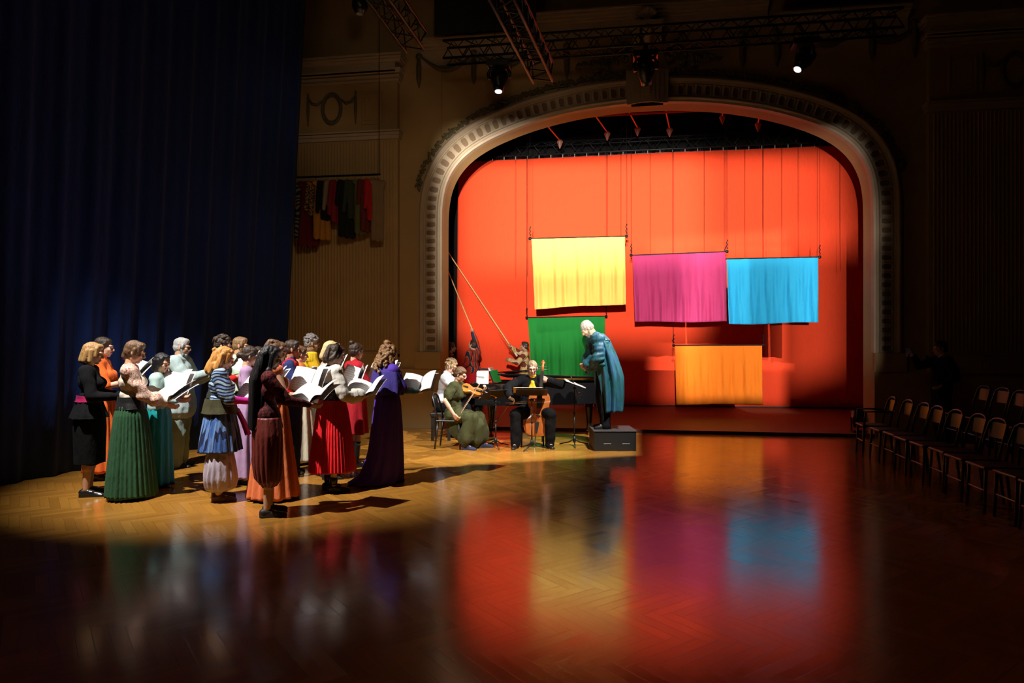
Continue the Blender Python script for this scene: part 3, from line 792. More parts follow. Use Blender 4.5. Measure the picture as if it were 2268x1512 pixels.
class Person:
    """local frame: +x the way the person faces, +y their left, z up; proportions for 1.70 m, scaled to h"""
    def __init__(s, label, loc, face_deg, h=1.68, fem=True, tone='fair', lean=0.0, sit=None, head=(0, 0), arms=None,
                 neck_tilt=0.0, bare_arms=False, feet=True, legs=None, hands=None, build=None, z=0.0):
        build = build or (.92 if fem else 1.0)
        s.S = h/1.7; s.fem = fem; s.tone = tone; s.build = build
        s.root = thing('person', label, 'person', (loc[0], loc[1], z), R(face_deg)+PSI)
        s.lean = lean; sw = .165 if fem else .192
        pz = .93 if sit is None else sit+.10
        s.pel = Vector((0, 0, pz)); off = pz-.93
        U = lambda x, y, z: rotY((x, y, z+off), lean, s.pel)
        s.U = U
        s.waist = U(0, 0, 1.06); s.chest = U(.01, 0, 1.25); s.up = U(-.005, 0, 1.36)
        s.neck = U(-.015, 0, 1.43); s.hips = [U(0, q*.09, .90) for q in (1, -1)]
        s.sh = [U(-.01, q*sw, 1.385) for q in (1, -1)]
        # head frame
        hp, hy = head
        s.hm = Matrix.Rotation(R(hy), 3, 'Z') @ Matrix.Rotation(R(hp), 3, 'Y')
        nk = s.neck; s.hc = nk + Vector((.035, 0, .155)) if lean == 0 else nk + rotY((.035, 0, .155), lean*.8, (0, 0, 0))
        if hp > 10: s.hc = s.hc + Vector((.03*hp/30, 0, -.012*hp/30))
        # arms: wrist targets [left, right]
        arms = arms or [(.05, .22, .82), (.05, -.22, .82)]
        s.elb = []; s.wr = []
        for i, q in enumerate((1, -1)):
            t = arms[i]; pole = t[3] if len(t) > 3 else (-.35, q*.5, -1)
            e, w_ = ik(s.sh[i], t[:3], .285, .255, pole); s.elb.append(e); s.wr.append(w_)
        s.hands = hands or [None, None]
        # legs
        if legs is None:
            legs = [((0, .09, .48), (-.02, .095, .085)), ((0, -.09, .48), (-.02, -.095, .085))] if sit is None else \
                   [((.43, .13, pz-.04), (.40, .13, .085)), ((.43, -.13, pz-.04), (.40, -.13, .085))]
        s.legs = [(Vector(k), Vector(a)) for k, a in legs]
        s.feet = feet
    def link(s, name, me, mat, smooth=True):
        me.transform(Matrix.Scale(s.S, 4)); return link(name, me, mat, s.root, smooth)
    def H(s, x, y, z): return s.hc + s.hm @ Vector((x, y, z))
    # ---- body skin
    def body(s, voxel=.0062, low=False):
        l = L(); B = s.build; f = s.fem
        H = s.H; hm = s.hm; eu = hm.to_euler()
        def he(c, r, rot=None): 
            e = eu if rot is None else (hm @ Euler(rot).to_matrix()).to_euler()
            l.ell(H(*c), r, e)
        he((-.014, 0, .032), (.094, .074, .086)); he((.024, 0, -.028), (.062, .060, .078)); he((.056, 0, -.092), (.026, .026, .021))
        for q in (1, -1):
            he((.010, q*.042, -.060), (.042, .018, .036)); he((.062, q*.034, -.024), (.024, .022, .022))
            he((-.008, q*.078, -.006), (.017, .009, .031), (0, -.2, q*.35))
            l.cone(H(.074, q*.045, .022), H(.086, q*.012, .022), .010, .012, 8)
            l.cone(H(.099, q*.011, -.033), H(.094, q*.012, -.031), .0085, .009, 8)
        l.cone(H(.086, 0, .014), H(.108, 0, -.026), .009, .0125, 8)
        l.cone(H(.084, -.016, -.057), H(.084, .016, -.057), .009, .009, 8); l.cone(H(.082, -.014, -.069), H(.082, .014, -.069), .009, .009, 8)
        nr = .050 if f else .060
        l.cone(H(-.022, 0, -.055), s.neck+Vector((0, 0, -.01)), nr, nr*1.06)
        # torso
        sw = s.sh[0].y; U = s.U
        l.cone(s.sh[0]*.86+s.up*.14, s.sh[1]*.86+s.up*.14, .062, .062)
        for q in (1, -1): l.cone(s.neck+Vector((0, q*.02, -.005)), s.sh[0 if q > 0 else 1]*.8+s.neck*.2, .042, .05, 8)
        l.ell(U(.0, 0, 1.27), (.105*B, .15 if f else .17, .16), (0, s.lean, 0)); l.ell(U(0, 0, 1.08), (.095*B, .125 if f else .15, .14), (0, s.lean, 0))
        l.ell(U(-.01, 0, .93), (.115*B, .165 if f else .16, .13), (0, s.lean*.5, 0))
        if f:
            for q in (1, -1): l.ell(U(.085, q*.07, 1.25), (.055, .06, .06))
        for i in (0, 1):
            S, E, W = s.sh[i], s.elb[i], s.wr[i]
            k = .88 if f else 1.12
            l.cone(S, E, .050*k, .039*k); l.cone(E, W, .040*k, .026*k); l.cone(E+(W-E)*.05, E+(W-E)*.4, .038*k, .040*k)
            s.hand(l, i)
            K, A = s.legs[i]
            if s.feet:
                l.cone(s.hips[i], K, .088*B, .056); l.cone(K, A, .053, .034); l.cone(K+(A-K)*.1, K+(A-K)*.42, .05, .055)
                d = s.toe(i)
                l.cone(A+Vector((-.03*d.x, -.03*d.y, -.035)), A+d*.07+Vector((0, 0, -.045)), .030, .030); l.cone(A+d*.05+Vector((0, 0, -.048)), A+d*.135+Vector((0, 0, -.06)), .028, .018)
        me = l.melt('body', voxel, 2)
        o = s.link('body', me, skin(s.tone))
        for q in (1, -1):
            e = L(); e.ell(H(.0675, q*.0305, .0), (.0125, .0125, .009), eu, 12)
            eo = s.link('eye', e.mesh('eye'), M_EYE)
            e = L(); e.ell(H(.0765, q*.031, -.001), (.0045, .0065, .0065), eu, 8); e.mesh('iris')
            i_ = s.link('iris', e.mesh('iris'), M_IRIS); i_.parent = eo
        e = L(); e.cone(H(.090, -.015, -.0575), H(.090, .015, -.0575), .0055, .0055, 8); e.cone(H(.088, -.012, -.0685), H(.088, .012, -.0685), .006, .006, 8)
        s.link('lips', e.mesh('lips'), lipm(s.tone))
        return o
    def toe(s, i):
        K, A = s.legs[i]
        return Vector((1, 0.22*(1 if i == 0 else -1), 0)).normalized()
    def hand(s, l, i):
        """palm, four bent fingers of unequal length, thumb from the side of the palm"""
        q = 1 if i == 0 else -1
        E, W = s.elb[i], s.wr[i]; hd = s.hands[i] or {}
        d = (W-E).normalized()
        if 'dir' in hd: d = Vector(hd['dir']).normalized()
        n = Vector(hd.get('palm', (0, -q*.6, .8)))              # direction the palm looks
        n = (n-d*n.dot(d)).normalized(); t = n.cross(d)*(-q)      # towards the thumb
        if 'thumb' in hd: 
            t = Vector(hd['thumb']); t = (t-d*t.dot(d)).normalized(); n = d.cross(t)*(-q)
            n = n.normalized()
        curl = hd.get('curl', 35)
        P = lambda a, b, c: W+d*a+t*b+n*c
        l.cone(P(-.01, 0, 0), P(.03, .005, 0), .027, .030, 8, .62, n)
        for k, yo in enumerate((.030, .010, -.010, -.029)):
            l.cone(P(.02, yo*.7, 0), P(.085-.004*k, yo, .0), .0155, .0125, 8)
            ln = (.078, .086, .080, .062)[k]; a = 0.0; p = P(.085-.004*k, yo, 0); r = .0095
            spread = (yo*.8)
            for seg, fr in enumerate((.45, .30, .25)):
                a += R(curl)*(0.7, 1.0, .8)[seg]
                v = (d*math.cos(a)+n*math.sin(a)+t*spread*2).normalized()
                p2 = p+v*ln*fr; l.cone(p, p2, r, r*.92, 8); p = p2; r *= .93
        a = R(hd.get('tc', 30))
        p0 = P(.015, .022, .006); p1 = p0+(d*.75+t*.62+n*.25).normalized()*.042; p2 = p1+(d*.85+t*.25+n*.35*math.sin(a)*2).normalized()*.032; p3 = p2+(d*.9+n*.4).normalized()*.024
        l.cone(p0, p1, .015, .0125, 8); l.cone(p1, p2, .0118, .0105, 8); l.cone(p2, p3, .0105, .0085, 8)
    # ---- hair
    def hair(s, style, mat, **k):
        l = L(); H = s.H; eu = s.hm.to_euler()
        def he(c, r): l.ell(H(*c), r, eu)
        cap = [((-.020, 0, .040), (.098, .083, .090)), ((-.045, 0, -.005), (.070, .080, .075))]
        if style != 'bald':
            for c, r in cap: he(c, r)
        fr, amp, seed = (150, 150, 16), .0028, k.get('seed', 1)
        if style == 'short':
            he((.02, 0, .085), (.065, .062, .040)); he((-.06, 0, -.03), (.045, .062, .05))
            for q in (1, -1): he((.02, q*.068, .02), (.02, .014, .034))
            fr, amp = (130, 130, 90), .004
        elif style == 'curly_short':
            rg = random.Random(seed)
            for _ in range(44):
                a = rg.uniform(0, 6.28); b = rg.uniform(-.3, 1.4)
                c = (-.02+.098*math.cos(a)*math.cos(b), .085*math.sin(a)*math.cos(b), .045+.092*math.sin(b))
                if c[0] > .05 and c[2] < .075: continue
                he(c, (.022, .022, .020))
            fr, amp = (190, 190, 190), .006
        elif style == 'receding':
            he((-.07, 0, .0), (.038, .074, .07))
            fr, amp = (150, 150, 150), .004
        elif style == 'bob':
            for q in (1, -1):
                l.cone(H(-.01, q*.066, .03), H(.0, q*.074, -.085), .030, .026); l.cone(H(-.05, q*.055, .02), H(-.055, q*.06, -.09), .035, .032)
                l.cone(H(.03, q*.058, .06), H(.038, q*.070, -.02), .022, .018)
            l.cone(H(-.07, 0, .02), H(-.085, 0, -.09), .05, .045); he((.04, 0, .09), (.05, .055, .032))
        elif style == 'pixie':
            for q in (1, -1): l.cone(H(.0, q*.066, .03), H(.005, q*.070, -.03), .026, .020); l.cone(H(.03, q*.055, .06), H(.045, q*.064, .01), .022, .014)
            l.cone(H(-.07, 0, .02), H(-.075, 0, -.07), .048, .040); he((.03, 0, .09), (.055, .06, .035))
        elif style == 'slick_bun':
            he((.02, 0, .075), (.062, .066, .042)); z = k.get('bunz', .0); he((-.125, 0, z), (.040, .042, .042)); l.cone(H(-.07, 0, z), H(-.11, 0, z), .04, .03)
            for q in (1, -1): l.cone(H(.02, q*.062, .05), H(-.03, q*.074, .0), .020, .02)
        elif style == 'top_bun':
            he((.02, 0, .075), (.062, .066, .042)); he((-.085, 0, .115), (.038, .040, .034))
            for q in (1, -1): l.cone(H(.02, q*.062, .05), H(-.03, q*.074, .0), .020, .02)
            fr, amp = (120, 120, 60), .004
        elif style == 'twist':
            he((.02, 0, .080), (.066, .070, .045)); l.cone(H(-.10, 0, .07), H(-.12, 0, -.07), .040, .045); he((-.06, 0, .10), (.07, .06, .035))
            for q in (1, -1): l.cone(H(.02, q*.062, .05), H(-.02, q*.076, -.01), .026, .024)
            l.cone(H(-.09, .0, -.05), H(-.075, 0, -.14), .035, .02); fr, amp = (110, 110, 50), .005
        elif style == 'half_up':
            he((.02, 0, .085), (.062, .068, .040)); he((-.125, 0, .055), (.026, .026, .026))
            for q in (1, -1):
                l.cone(H(-.03, q*.062, .03), H(-.035, q*.075, -.13), .036, .034); l.cone(H(.03, q*.058, .05), H(.03, q*.068, -.05), .022, .012)
            l.cone(H(-.08, 0, .02), H(-.10, 0, -.17), .055, .055); l.cone(H(-.08, .03, -.1), H(-.09, .05, -.20), .04, .02); l.cone(H(-.08, -.03, -.1), H(-.09, -.05, -.20), .04, .02)
            fr, amp = (130, 130, 25), .006
        elif style == 'long_straight':
            he((.03, 0, .08), (.060, .068, .042))
            for q in (1, -1):
                l.cone(H(.0, q*.062, .04), H(-.01, q*.082, -.13), .034, .035, flat=.8, side=(0, 1, 0))
                l.cone(H(-.01, q*.082, -.13), Vector((-.10, q*.07, s.hc.z-.62)), .040, .030)
            for y in (-.06, -.02, .02, .06):
                l.cone(H(-.075, y*.8, .02), Vector((-.125, y*1.1, s.hc.z-.22)), .045, .042); l.cone(Vector((-.125, y*1.1, s.hc.z-.22)), Vector((-.15, y*1.25, s.hc.z-.70)), .042, .022)
            fr, amp = (170, 170, 8), .004
        elif style == 'curly_long':
            rg = random.Random(seed); he((-.06, 0, .125), (.045, .045, .035))
            for _ in range(150):
                u = rg.random(); a = rg.uniform(1.25, 5.03) if u < .75 else rg.uniform(0.9, 5.4)
                z = .07-.33*u; rr = .085+.055*min(1, u*1.4)
                he((-.03+rr*math.cos(a)*.95, rr*math.sin(a), z), (.022, .022, .026))
            fr, amp = (210, 210, 150), .008
        elif style == 'headband_updo':
            he((.03, 0, .082), (.058, .064, .040)); l.cone(H(-.08, 0, .05), H(-.09, 0, -.07), .055, .050)
            for q in (1, -1): l.cone(H(-.02, q*.062, .02), H(-.05, q*.066, -.07), .032, .032); l.cone(H(.03, q*.060, .05), H(.01, q*.076, -.03), .018, .014)
            he((-.09, 0, -.10), (.04, .05, .035)); fr, amp = (110, 110, 60), .005
        me = l.melt('hair', .007, 2, lambda co: amp*wave_noise(co, fr, seed))
        return s.link('hair', me, mat)
    def beard(s, mat):
        l = L(); H = s.H; eu = s.hm.to_euler()
        l.ell(H(.052, 0, -.100), (.038, .040, .034), eu); 
        for q in (1, -1): l.cone(H(.01, q*.066, -.03), H(.035, q*.045, -.092), .014, .024, 8); l.cone(H(.094, q*.006, -.046), H(.082, q*.026, -.062), .009, .008, 8)
        return s.link('beard', l.melt('beard', .006, 2, lambda co: .003*wave_noise(co, (220, 220, 220), 3)), mat)
    def brows(s, mat):
        for q in (1, -1):
            l = L(); l.cone(s.H(.082, q*.046, .020), s.H(.094, q*.018, .024), .0045, .0055, 8)
            s.link('eyebrow', l.mesh('eyebrow'), mat)
    def glasses(s, mat=None):
        mat = mat or M_BLACKM; l = L()
        for q in (1, -1):
            l.tube([s.H(.098, q*.032+.021*math.cos(a), .0+.016*math.sin(a)) for a in np.linspace(0, 2*math.pi, 17)], .0022, 5)
            l.tube([s.H(.098, q*.053, .005), s.H(.05, q*.072, .006), s.H(-.02, q*.080, .006)], .0022, 5)
        l.tube([s.H(.098, -.011, .003), s.H(.103, 0, .006), s.H(.098, .011, .003)], .0022, 5)
        return s.link('glasses', l.mesh('glasses'), mat)
    # ---- clothes
    def top(s, name, mat, inf=.014, sleeve=1.0, puff=0.0, cuff=0.93, hem=.90, collar=.0, wide=0.0, wr=.006, seed=1, flare=0.0, low=False, arm_r=0.0, neck=True):
        """shirt or jacket round torso and arms; sleeve = covered share of the arm (0..1)"""
        l = L(); f = s.fem; B = s.build; U = s.U
        l.cone(s.sh[0]*.86+s.up*.14, s.sh[1]*.86+s.up*.14, .062+inf, .062+inf)
        if neck:
            for i in (0, 1): l.cone(s.neck+Vector((0, (.02 if i == 0 else -.02), -.025)), s.sh[i]*.8+s.neck*.2, .044+inf*.6, .05+inf, 8)
        l.ell(U(.0, 0, 1.27), (.105*B+inf, (.15 if f else .17)+inf, .155), (0, s.lean, 0)); l.ell(U(0, 0, 1.08), (.095*B+inf+wide, (.125 if f else .15)+inf+wide, .15), (0, s.lean, 0))
        if f:
            for q in (1, -1): l.ell(U(.085, q*.07, 1.25), (.055+inf*.7, .06+inf*.7, .06+inf*.7))
        if hem < 1.0:
            l.cone(U(-.005, .05, 1.0), U(-.005, .055+flare*.4, hem+.05), .105*B+inf+wide, .112*B+inf+flare); l.cone(U(-.005, -.05, 1.0), U(-.005, -.055-flare*.4, hem+.05), .105*B+inf+wide, .112*B+inf+flare)
        for i in (0, 1):
            S, E, W = s.sh[i], s.elb[i], s.wr[i]; k = .88 if f else 1.12
            if sleeve <= 0: continue
            a = min(1, sleeve*2)
            E2 = S+(E-S)*a
            l.cone(S, E2, .052*k+inf+arm_r, (.040+.010*(1-a))*k+inf+arm_r+puff*.3)
            if sleeve > .5:
                b = (sleeve-.5)*2*cuff; W2 = E+(W-E)*b
                l.cone(E, W2, .042*k+inf+arm_r+puff*.3, .028*k+inf*.7+arm_r*.5+(puff if b < .85 else puff*.15))
                if puff: l.ell(E+(W2-E)*.55, (.05+puff,)*3)
        if collar: l.cone(s.neck+Vector((0, 0, -.03)), s.neck+Vector((.012, 0, .015+collar)), .062 if f else .07, .058 if f else .066)
        sd = seed
        me = l.melt(name, .0105, 3, lambda co: wr*wave_noise(co, (26, 26, 34), sd)+wr*.5*wave_noise(co, (60, 60, 60), sd+9))
        return s.link(name, me, mat)
    def loft(s, name, mat, rings, pleats=0, amp=.0, seed=1, n=None, sharp=False, wob=.01, thick=.006, twist=0.0):
        """rings: (z, rx, ry, cx, cy) from the waist down"""
        rg = np.random.RandomState(seed); n = n or (max(96, pleats*4)); m = 40
        R_ = np.array([r+(0,)*(5-len(r)) for r in rings], float); zz = np.linspace(0, 1, m)
        t = np.linspace(0, 1, len(rings)); Q = np.array([np.interp(zz, t, R_[:, j]) for j in range(5)])
        for j in (1, 2, 3, 4):
            for _ in range(3): Q[j, 1:-1] = (Q[j, :-2]+Q[j, 1:-1]*2+Q[j, 2:])/4
        a = np.arange(n)/n*2*math.pi
        ph = np.cumsum(rg.uniform(.7, 1.3, n)); ph = ph/ph[-1]*2*math.pi if not sharp else a
        jit = 1+.35*np.sin(a*3+rg.rand()*6)+.25*np.sin(a*7+rg.rand()*6) if not sharp else 1
        V = []; F = []
        for k in range(m):
            u = zz[k]
            c = np.cos(pleats*ph+twist*u)
            if sharp: c = 2/math.pi*np.arcsin(np.sin(pleats*a))
            am = amp*(.12+.88*u**.8)*jit
            rr = 1+wob*np.sin(a*2+u*3+seed)+wob*np.sin(a*5-u*4)
            x = Q[3, k]+(Q[1, k]*rr+am*c)*np.cos(a); y = Q[4, k]+(Q[2, k]*rr+am*c)*np.sin(a)
            z = Q[0, k]+(.008*np.sin(a*4+seed) if k == m-1 else 0)+0*a
            V.append(np.stack([x, y, z], 1))
        for k in range(m-1):
            for j in range(n): F.append([k*n+j, (k+1)*n+j, (k+1)*n+(j+1) % n, k*n+(j+1) % n])
        l = L(); l.add(np.vstack(V), F)
        o = s.link(name, l.mesh(name), mat)
        sm = o.modifiers.new('t', 'SOLIDIFY'); sm.thickness = thick; sm.offset = -1
        return o
    def trousers(s, mat, inf=.022, wr=.007, seed=1, bottom=.06, name='trousers', wide=.0, hi=True):
        l = L(); B = s.build
        if hi: l.ell(s.U(-.01, 0, .94), (.118*B+inf*.6, .163+inf*.6, .13), (0, s.lean*.5, 0))
        for i in (0, 1):
            K, A = s.legs[i]; A2 = A+(K-A).normalized()*(bottom-.05)+Vector((0, 0, -.035))
            l.cone(s.hips[i], K, .092*B+inf, .062+inf+wide*.5); l.cone(K, A2, .060+inf+wide*.5, .048+inf+wide)
        me = l.melt(name, .011, 3, lambda co: wr*wave_noise(co, (20, 20, 30), seed)+wr*.4*wave_noise(co, (50, 50, 60), seed+5))
        return s.link(name, me, mat)
    def shoes(s, mat=None, heel=0.0, high=0.0):
        for i in (0, 1):
            K, A = s.legs[i]; d = s.toe(i); l = L(); z = Vector((0, 0, 1))
            a = Vector((A.x, A.y, 0)); zb = A.z-.085
            a.z = zb
            l.cone(a-d*.04+z*(.036+heel*.5), a+d*.06+z*(.034+heel*.2), .036, .038); l.cone(a+d*.05+z*.032, a+d*.15+z*.024, .038, .024)
            l.cone(a-d*.035+z*.05, a+d*.02+z*.055, .040, .036)
            if high: l.cone(a-d*.01+z*.06, A+(K-A).normalized()*high, .044, .056)
            sole = [(a+d*(-.07)), (a+d*.185)]
            l.cone(a-d*.045+z*.014, a+d*.165+z*.014, .030, .026, 12, 1.35, (d.y, -d.x, 0))
            if heel: l.cyl(a-d*.045+z*.0, a-d*.045+z*.05, .022, .032, 10)
            s.link('shoe', l.melt('shoe', .007, 2), mat or M_LEATHER)
    def world(s, v):
        s.root.rotation_euler.z
        c, q = math.cos(s.root.rotation_euler.z), math.sin(s.root.rotation_euler.z); v = Vector(v)*s.S
        return Vector((s.root.location.x+v.x*c-v.y*q, s.root.location.y+v.x*q+v.y*c, s.root.location.z+v.z))

# ---- sheet music
def page_mat():
    m, nt, bs = base('printed_page')
    v = coords(nt, 'Object'); x, y, z = sep(nt, v)
    row = nmath(nt, 'FLOORED_MODULO', y, .030); line = nmath(nt, 'LESS_THAN', row, .013)
    st = nmath(nt, 'LESS_THAN', nmath(nt, 'FLOORED_MODULO', y, .0033), .0011)
    ax = nmath(nt, 'ABSOLUTE', x)
    inx = nmath(nt, 'MULTIPLY', nmath(nt, 'GREATER_THAN', ax, .022), nmath(nt, 'LESS_THAN', ax, .188))
    iny = nmath(nt, 'LESS_THAN', nmath(nt, 'ABSOLUTE', y), .125)
    n_ = nmath(nt, 'GREATER_THAN', noise(nt, coords(nt, 'Object', (160, 90, 1)), 1.0, 2), .56)
    ink = nmath(nt, 'MULTIPLY', nmath(nt, 'MULTIPLY', line, nmath(nt, 'MAXIMUM', st, n_)), nmath(nt, 'MULTIPLY', inx, iny))
    nt.links.new(nmix(nt, nmath(nt, 'MULTIPLY', ink, .55), (.86, .85, .84), (.12, .11, .12)), bs.inputs['Base Color'])
    bs.inputs['Roughness'].default_value = .7; bs.inputs['Specular IOR Level'].default_value = .2
    bs.inputs['Transmission Weight'].default_value = 0.0
    return m
M_PAGE = page_mat()
def booklet(label, loc, rotz, tilt, roll_=0.0, crease=18, w_=.225, h=.31, extra=True, name='sheet_music', curl=.02):
    """open booklet: local x = across, y = up the page, z = towards the reader; tilt = lean back from upright"""
    root = thing(name, label, 'sheet music', loc)
    # reader faces rotz; the page looks back at the reader
    root.rotation_euler = (Matrix.Rotation(rotz-math.pi/2, 4, 'Z') @ Matrix.Rotation(R(90-tilt), 4, 'X') @ Matrix.Rotation(R(roll_), 4, 'Z')).to_euler()
    def page(q, cr, lift, cu):
        V = []; F = []; nx, ny = 10, 8
        for i in range(nx+1):
            for j in range(ny+1):
                t = i/nx; u = j/ny
                x = q*w_*t*math.cos(R(cr)); z = w_*t*math.sin(R(cr))+cu*math.sin(t*math.pi)+lift
                z += cu*.7*t*t*math.sin(u*2.5)
                V.append((x, (u-.5)*h, z))
        for i in range(nx):
            for j in range(ny):
                a = i*(ny+1)+j; f_ = [a, a+ny+1, a+ny+2, a+1]; F.append(f_ if q > 0 else f_[::-1])
        l = L(); l.add(V, F); o = l.build('page', M_PAGE, root, smooth=True)
        s = o.modifiers.new('t', 'SOLIDIFY'); s.thickness = .0012
    page(1, crease, 0, curl); page(-1, crease, 0, curl)
    if extra: page(1, crease+14, .001, curl*1.4)
    return root
# ------------------------------------------------------------------ cloth patterns
def stripes(cols, widths, axis=1, wob=0.0):
    """hard stripes along an object axis; widths in metres"""
    def fn(nt):
        v = sep(nt, coords(nt)); s = v[axis]
        if wob: s = nmath(nt, 'MULTIPLY_ADD', noise(nt, coords(nt), 4, 1), wob, s)
        P = sum(widths); m = nmath(nt, 'FLOORED_MODULO', s, P); c = cols[0]; acc = 0
        for k in range(1, len(cols)):
            acc += widths[k-1]; c = nmix(nt, nmath(nt, 'GREATER_THAN', m, acc), c, cols[k])
        return c
    return fn
def embroidery(bg, fg, scale, thr, mask=None):
    def fn(nt):
        v = coords(nt); vo = nt.nodes.new('ShaderNodeTexVoronoi'); vo.feature = 'DISTANCE_TO_EDGE'; vo.inputs['Scale'].default_value = scale
        n = nt.nodes.new('ShaderNodeTexNoise'); n.inputs['Scale'].default_value = scale*.6; nt.links.new(v, n.inputs[0])
        a = nt.nodes.new('ShaderNodeVectorMath'); a.operation = 'SCALE'; nt.links.new(n.outputs['Color'], a.inputs[0]); a.inputs['Scale'].default_value = 1.2/scale*1.0
        b = nt.nodes.new('ShaderNodeVectorMath'); b.operation = 'ADD'; nt.links.new(v, b.inputs[0]); nt.links.new(a.outputs[0], b.inputs[1]); nt.links.new(b.outputs[0], vo.inputs['Vector'])
        f = nmath(nt, 'LESS_THAN', vo.outputs['Distance'], thr)
        if mask: f = nmath(nt, 'MULTIPLY', f, mask(nt))
        return nmix(nt, f, bg, fg)
    return fn
def diamonds(cols, size=.12):
    def fn(nt):
        x, y, z = sep(nt, coords(nt))
        u = nmath(nt, 'DIVIDE', nmath(nt, 'ADD', y, nmath(nt, 'ADD', nmath(nt, 'MULTIPLY', z, .6), nmath(nt, 'MULTIPLY', x, .5))), size)
        v = nmath(nt, 'DIVIDE', nmath(nt, 'SUBTRACT', y, nmath(nt, 'SUBTRACT', nmath(nt, 'MULTIPLY', z, .6), nmath(nt, 'MULTIPLY', x, .5))), size)
        iu = nmath(nt, 'FLOOR', u); iv = nmath(nt, 'FLOOR', v)
        c1 = nmath(nt, 'FLOORED_MODULO', iu, 2.0); c2 = nmath(nt, 'FLOORED_MODULO', iv, 2.0)
        a = nmix(nt, c1, cols[0], cols[1]); b = nmix(nt, c1, cols[1], cols[2])
        c = nmix(nt, c2, a, b)
        fu = nmath(nt, 'ABSOLUTE', nmath(nt, 'SUBTRACT', nmath(nt, 'FRACT', u), .5)); fv = nmath(nt, 'ABSOLUTE', nmath(nt, 'SUBTRACT', nmath(nt, 'FRACT', v), .5))
        return nmix(nt, nmath(nt, 'GREATER_THAN', nmath(nt, 'MAXIMUM', fu, fv), .45), c, cols[3])
    return fn
H_BLOND = hairm('dark_blond', (.36, .20, .07)); H_DARK = hairm('dark_brown', (.035, .018, .010)); H_BROWN = hairm('brown', (.13, .065, .03))
H_BLACK = hairm('black', (.006, .005, .006)); H_GREY = hairm('grey', (.42, .41, .40), (90, 90, 60)); H_GINGER = hairm('strawberry_blond', (.55, .24, .055))
H_LIGHT = hairm('light_brown', (.24, .13, .055)); H_PALE = hairm('pale_blond', (.62, .46, .22)); H_CURL = hairm('curly_brown', (.20, .095, .03), (60, 60, 60))
H_GREYC = hairm('grey_curly', (.22, .20, .20), (60, 60, 60)); H_WHITE = hairm('white_grey', (.26, .235, .19), (60, 60, 60))

READ = [(.30, .15, 1.10), (.30, -.15, 1.10)]
HR = [dict(palm=(-.35, -.45, .8), curl=22), dict(palm=(-.35, .45, .8), curl=22)]
def chorister(label, px, py, h, face, **k):
    k.setdefault('arms', READ); k.setdefault('hands', HR)
    return Person(label, GP(px, py), face, h=h, **k)
BK = ''
def give(p, label, c=(.42, 0, 1.23), tilt=42, yaw=38, **k):
    rz = p.root.rotation_euler.z+R(yaw)
    return booklet(label, p.world(c), rz, tilt, **k)

# 1 -- black outfit
p = chorister('person in a black peplum jacket with magenta belt and black skirt, at the left end', 199, 1094, 1.685, 22, head=(12, 0), fem=True, tone='warm')
p.body(); p.hair('bob', H_BLOND); p.brows(H_BLOND)
MB = cloth('black_wool', (.007, .007, .008), .95, .0, spec=.1)
p.top('jacket', MB, .020, 1.0, hem=.92, arm_r=.006, seed=2)
p.loft('jacket_peplum', MB, [(1.10, .115, .15), (1.02, .135, .18), (.92, .17, .225), (.87, .185, .24)], 11, .012, 2)
p.loft('belt', cloth('magenta_sash', (.30, .006, .07), .7), [(1.115, .128, .163), (1.085, .130, .166), (1.05, .138, .176)], 0, 0, 1, n=64)
p.loft('pencil_skirt', MB, [(.95, .15, .19), (.75, .165, .20), (.5, .155, .19), (.36, .15, .185)], 5, .004, 3)
p.shoes(heel=.03)
p1 = p
# 2 -- orange dress behind
p = chorister('person with dark slicked hair in a long orange dress, behind the one in black', 226, 1058, 1.745, 18, head=(6, 0), tone='fair', arms=[(.34, .10, 1.18), (.34, -.14, 1.18)])
p.body(); p.hair('slick_bun', H_DARK, bunz=-.03); p.brows(H_DARK)
MO = cloth('orange_crepe', (.72, .13, .02), .8)
p.top('bodice', MO, .016, .55, seed=4, hem=1.0, collar=.03)
p.loft('long_skirt', MO, [(1.08, .11, .14), (.9, .14, .18), (.5, .165, .19), (.1, .19, .21)], 14, .014, 4)
p.shoes(); give(p, 'open sheet music held by the person in the orange dress at the left', (.45, 0, 1.27), 48)
# 3 -- green skirt
p = chorister('person in an embroidered cream blouse and long dark green pleated skirt', 290, 1100, 1.705, 26, head=(18, -8), tone='warm', arms=[(.30, .16, 1.12), (.34, -.13, 1.02)])
p.body(); p.hair('pixie', H_BROWN); p.brows(H_BROWN)
mk = lambda nt: nmath(nt, 'MAXIMUM', nmath(nt, 'GREATER_THAN', sep(nt, coords(nt))[2], 1.36), nmath(nt, 'GREATER_THAN', nmath(nt, 'ABSOLUTE', sep(nt, coords(nt))[1]), .185))
p.top('blouse', pattern('cream_embroidered_cotton', embroidery((.60, .50, .40), (.42, .04, .03), 42, .055, mk)), .024, 1.0, puff=.035, hem=1.0, cuff=.92, wr=.010, seed=5, neck=False)
p.loft('waist_sash', cloth('black_satin', (.01, .01, .01), .5), [(1.10, .128, .158), (1.04, .133, .165), (.97, .148, .185)], 0, 0, 1, n=64)
p.loft('pleated_skirt', cloth('bottle_green_linen', (.022, .075, .032), .85, bump=.35), [(1.0, .135, .17), (.9, .16, .20), (.6, .195, .22), (.3, .225, .25), (.035, .25, .27)], 30, .015, 7, wob=.012)
p.shoes(); give(p, 'lower open sheet music beside the cream embroidered sleeve', (.47, -.06, 1.10), 62, roll_=-8)
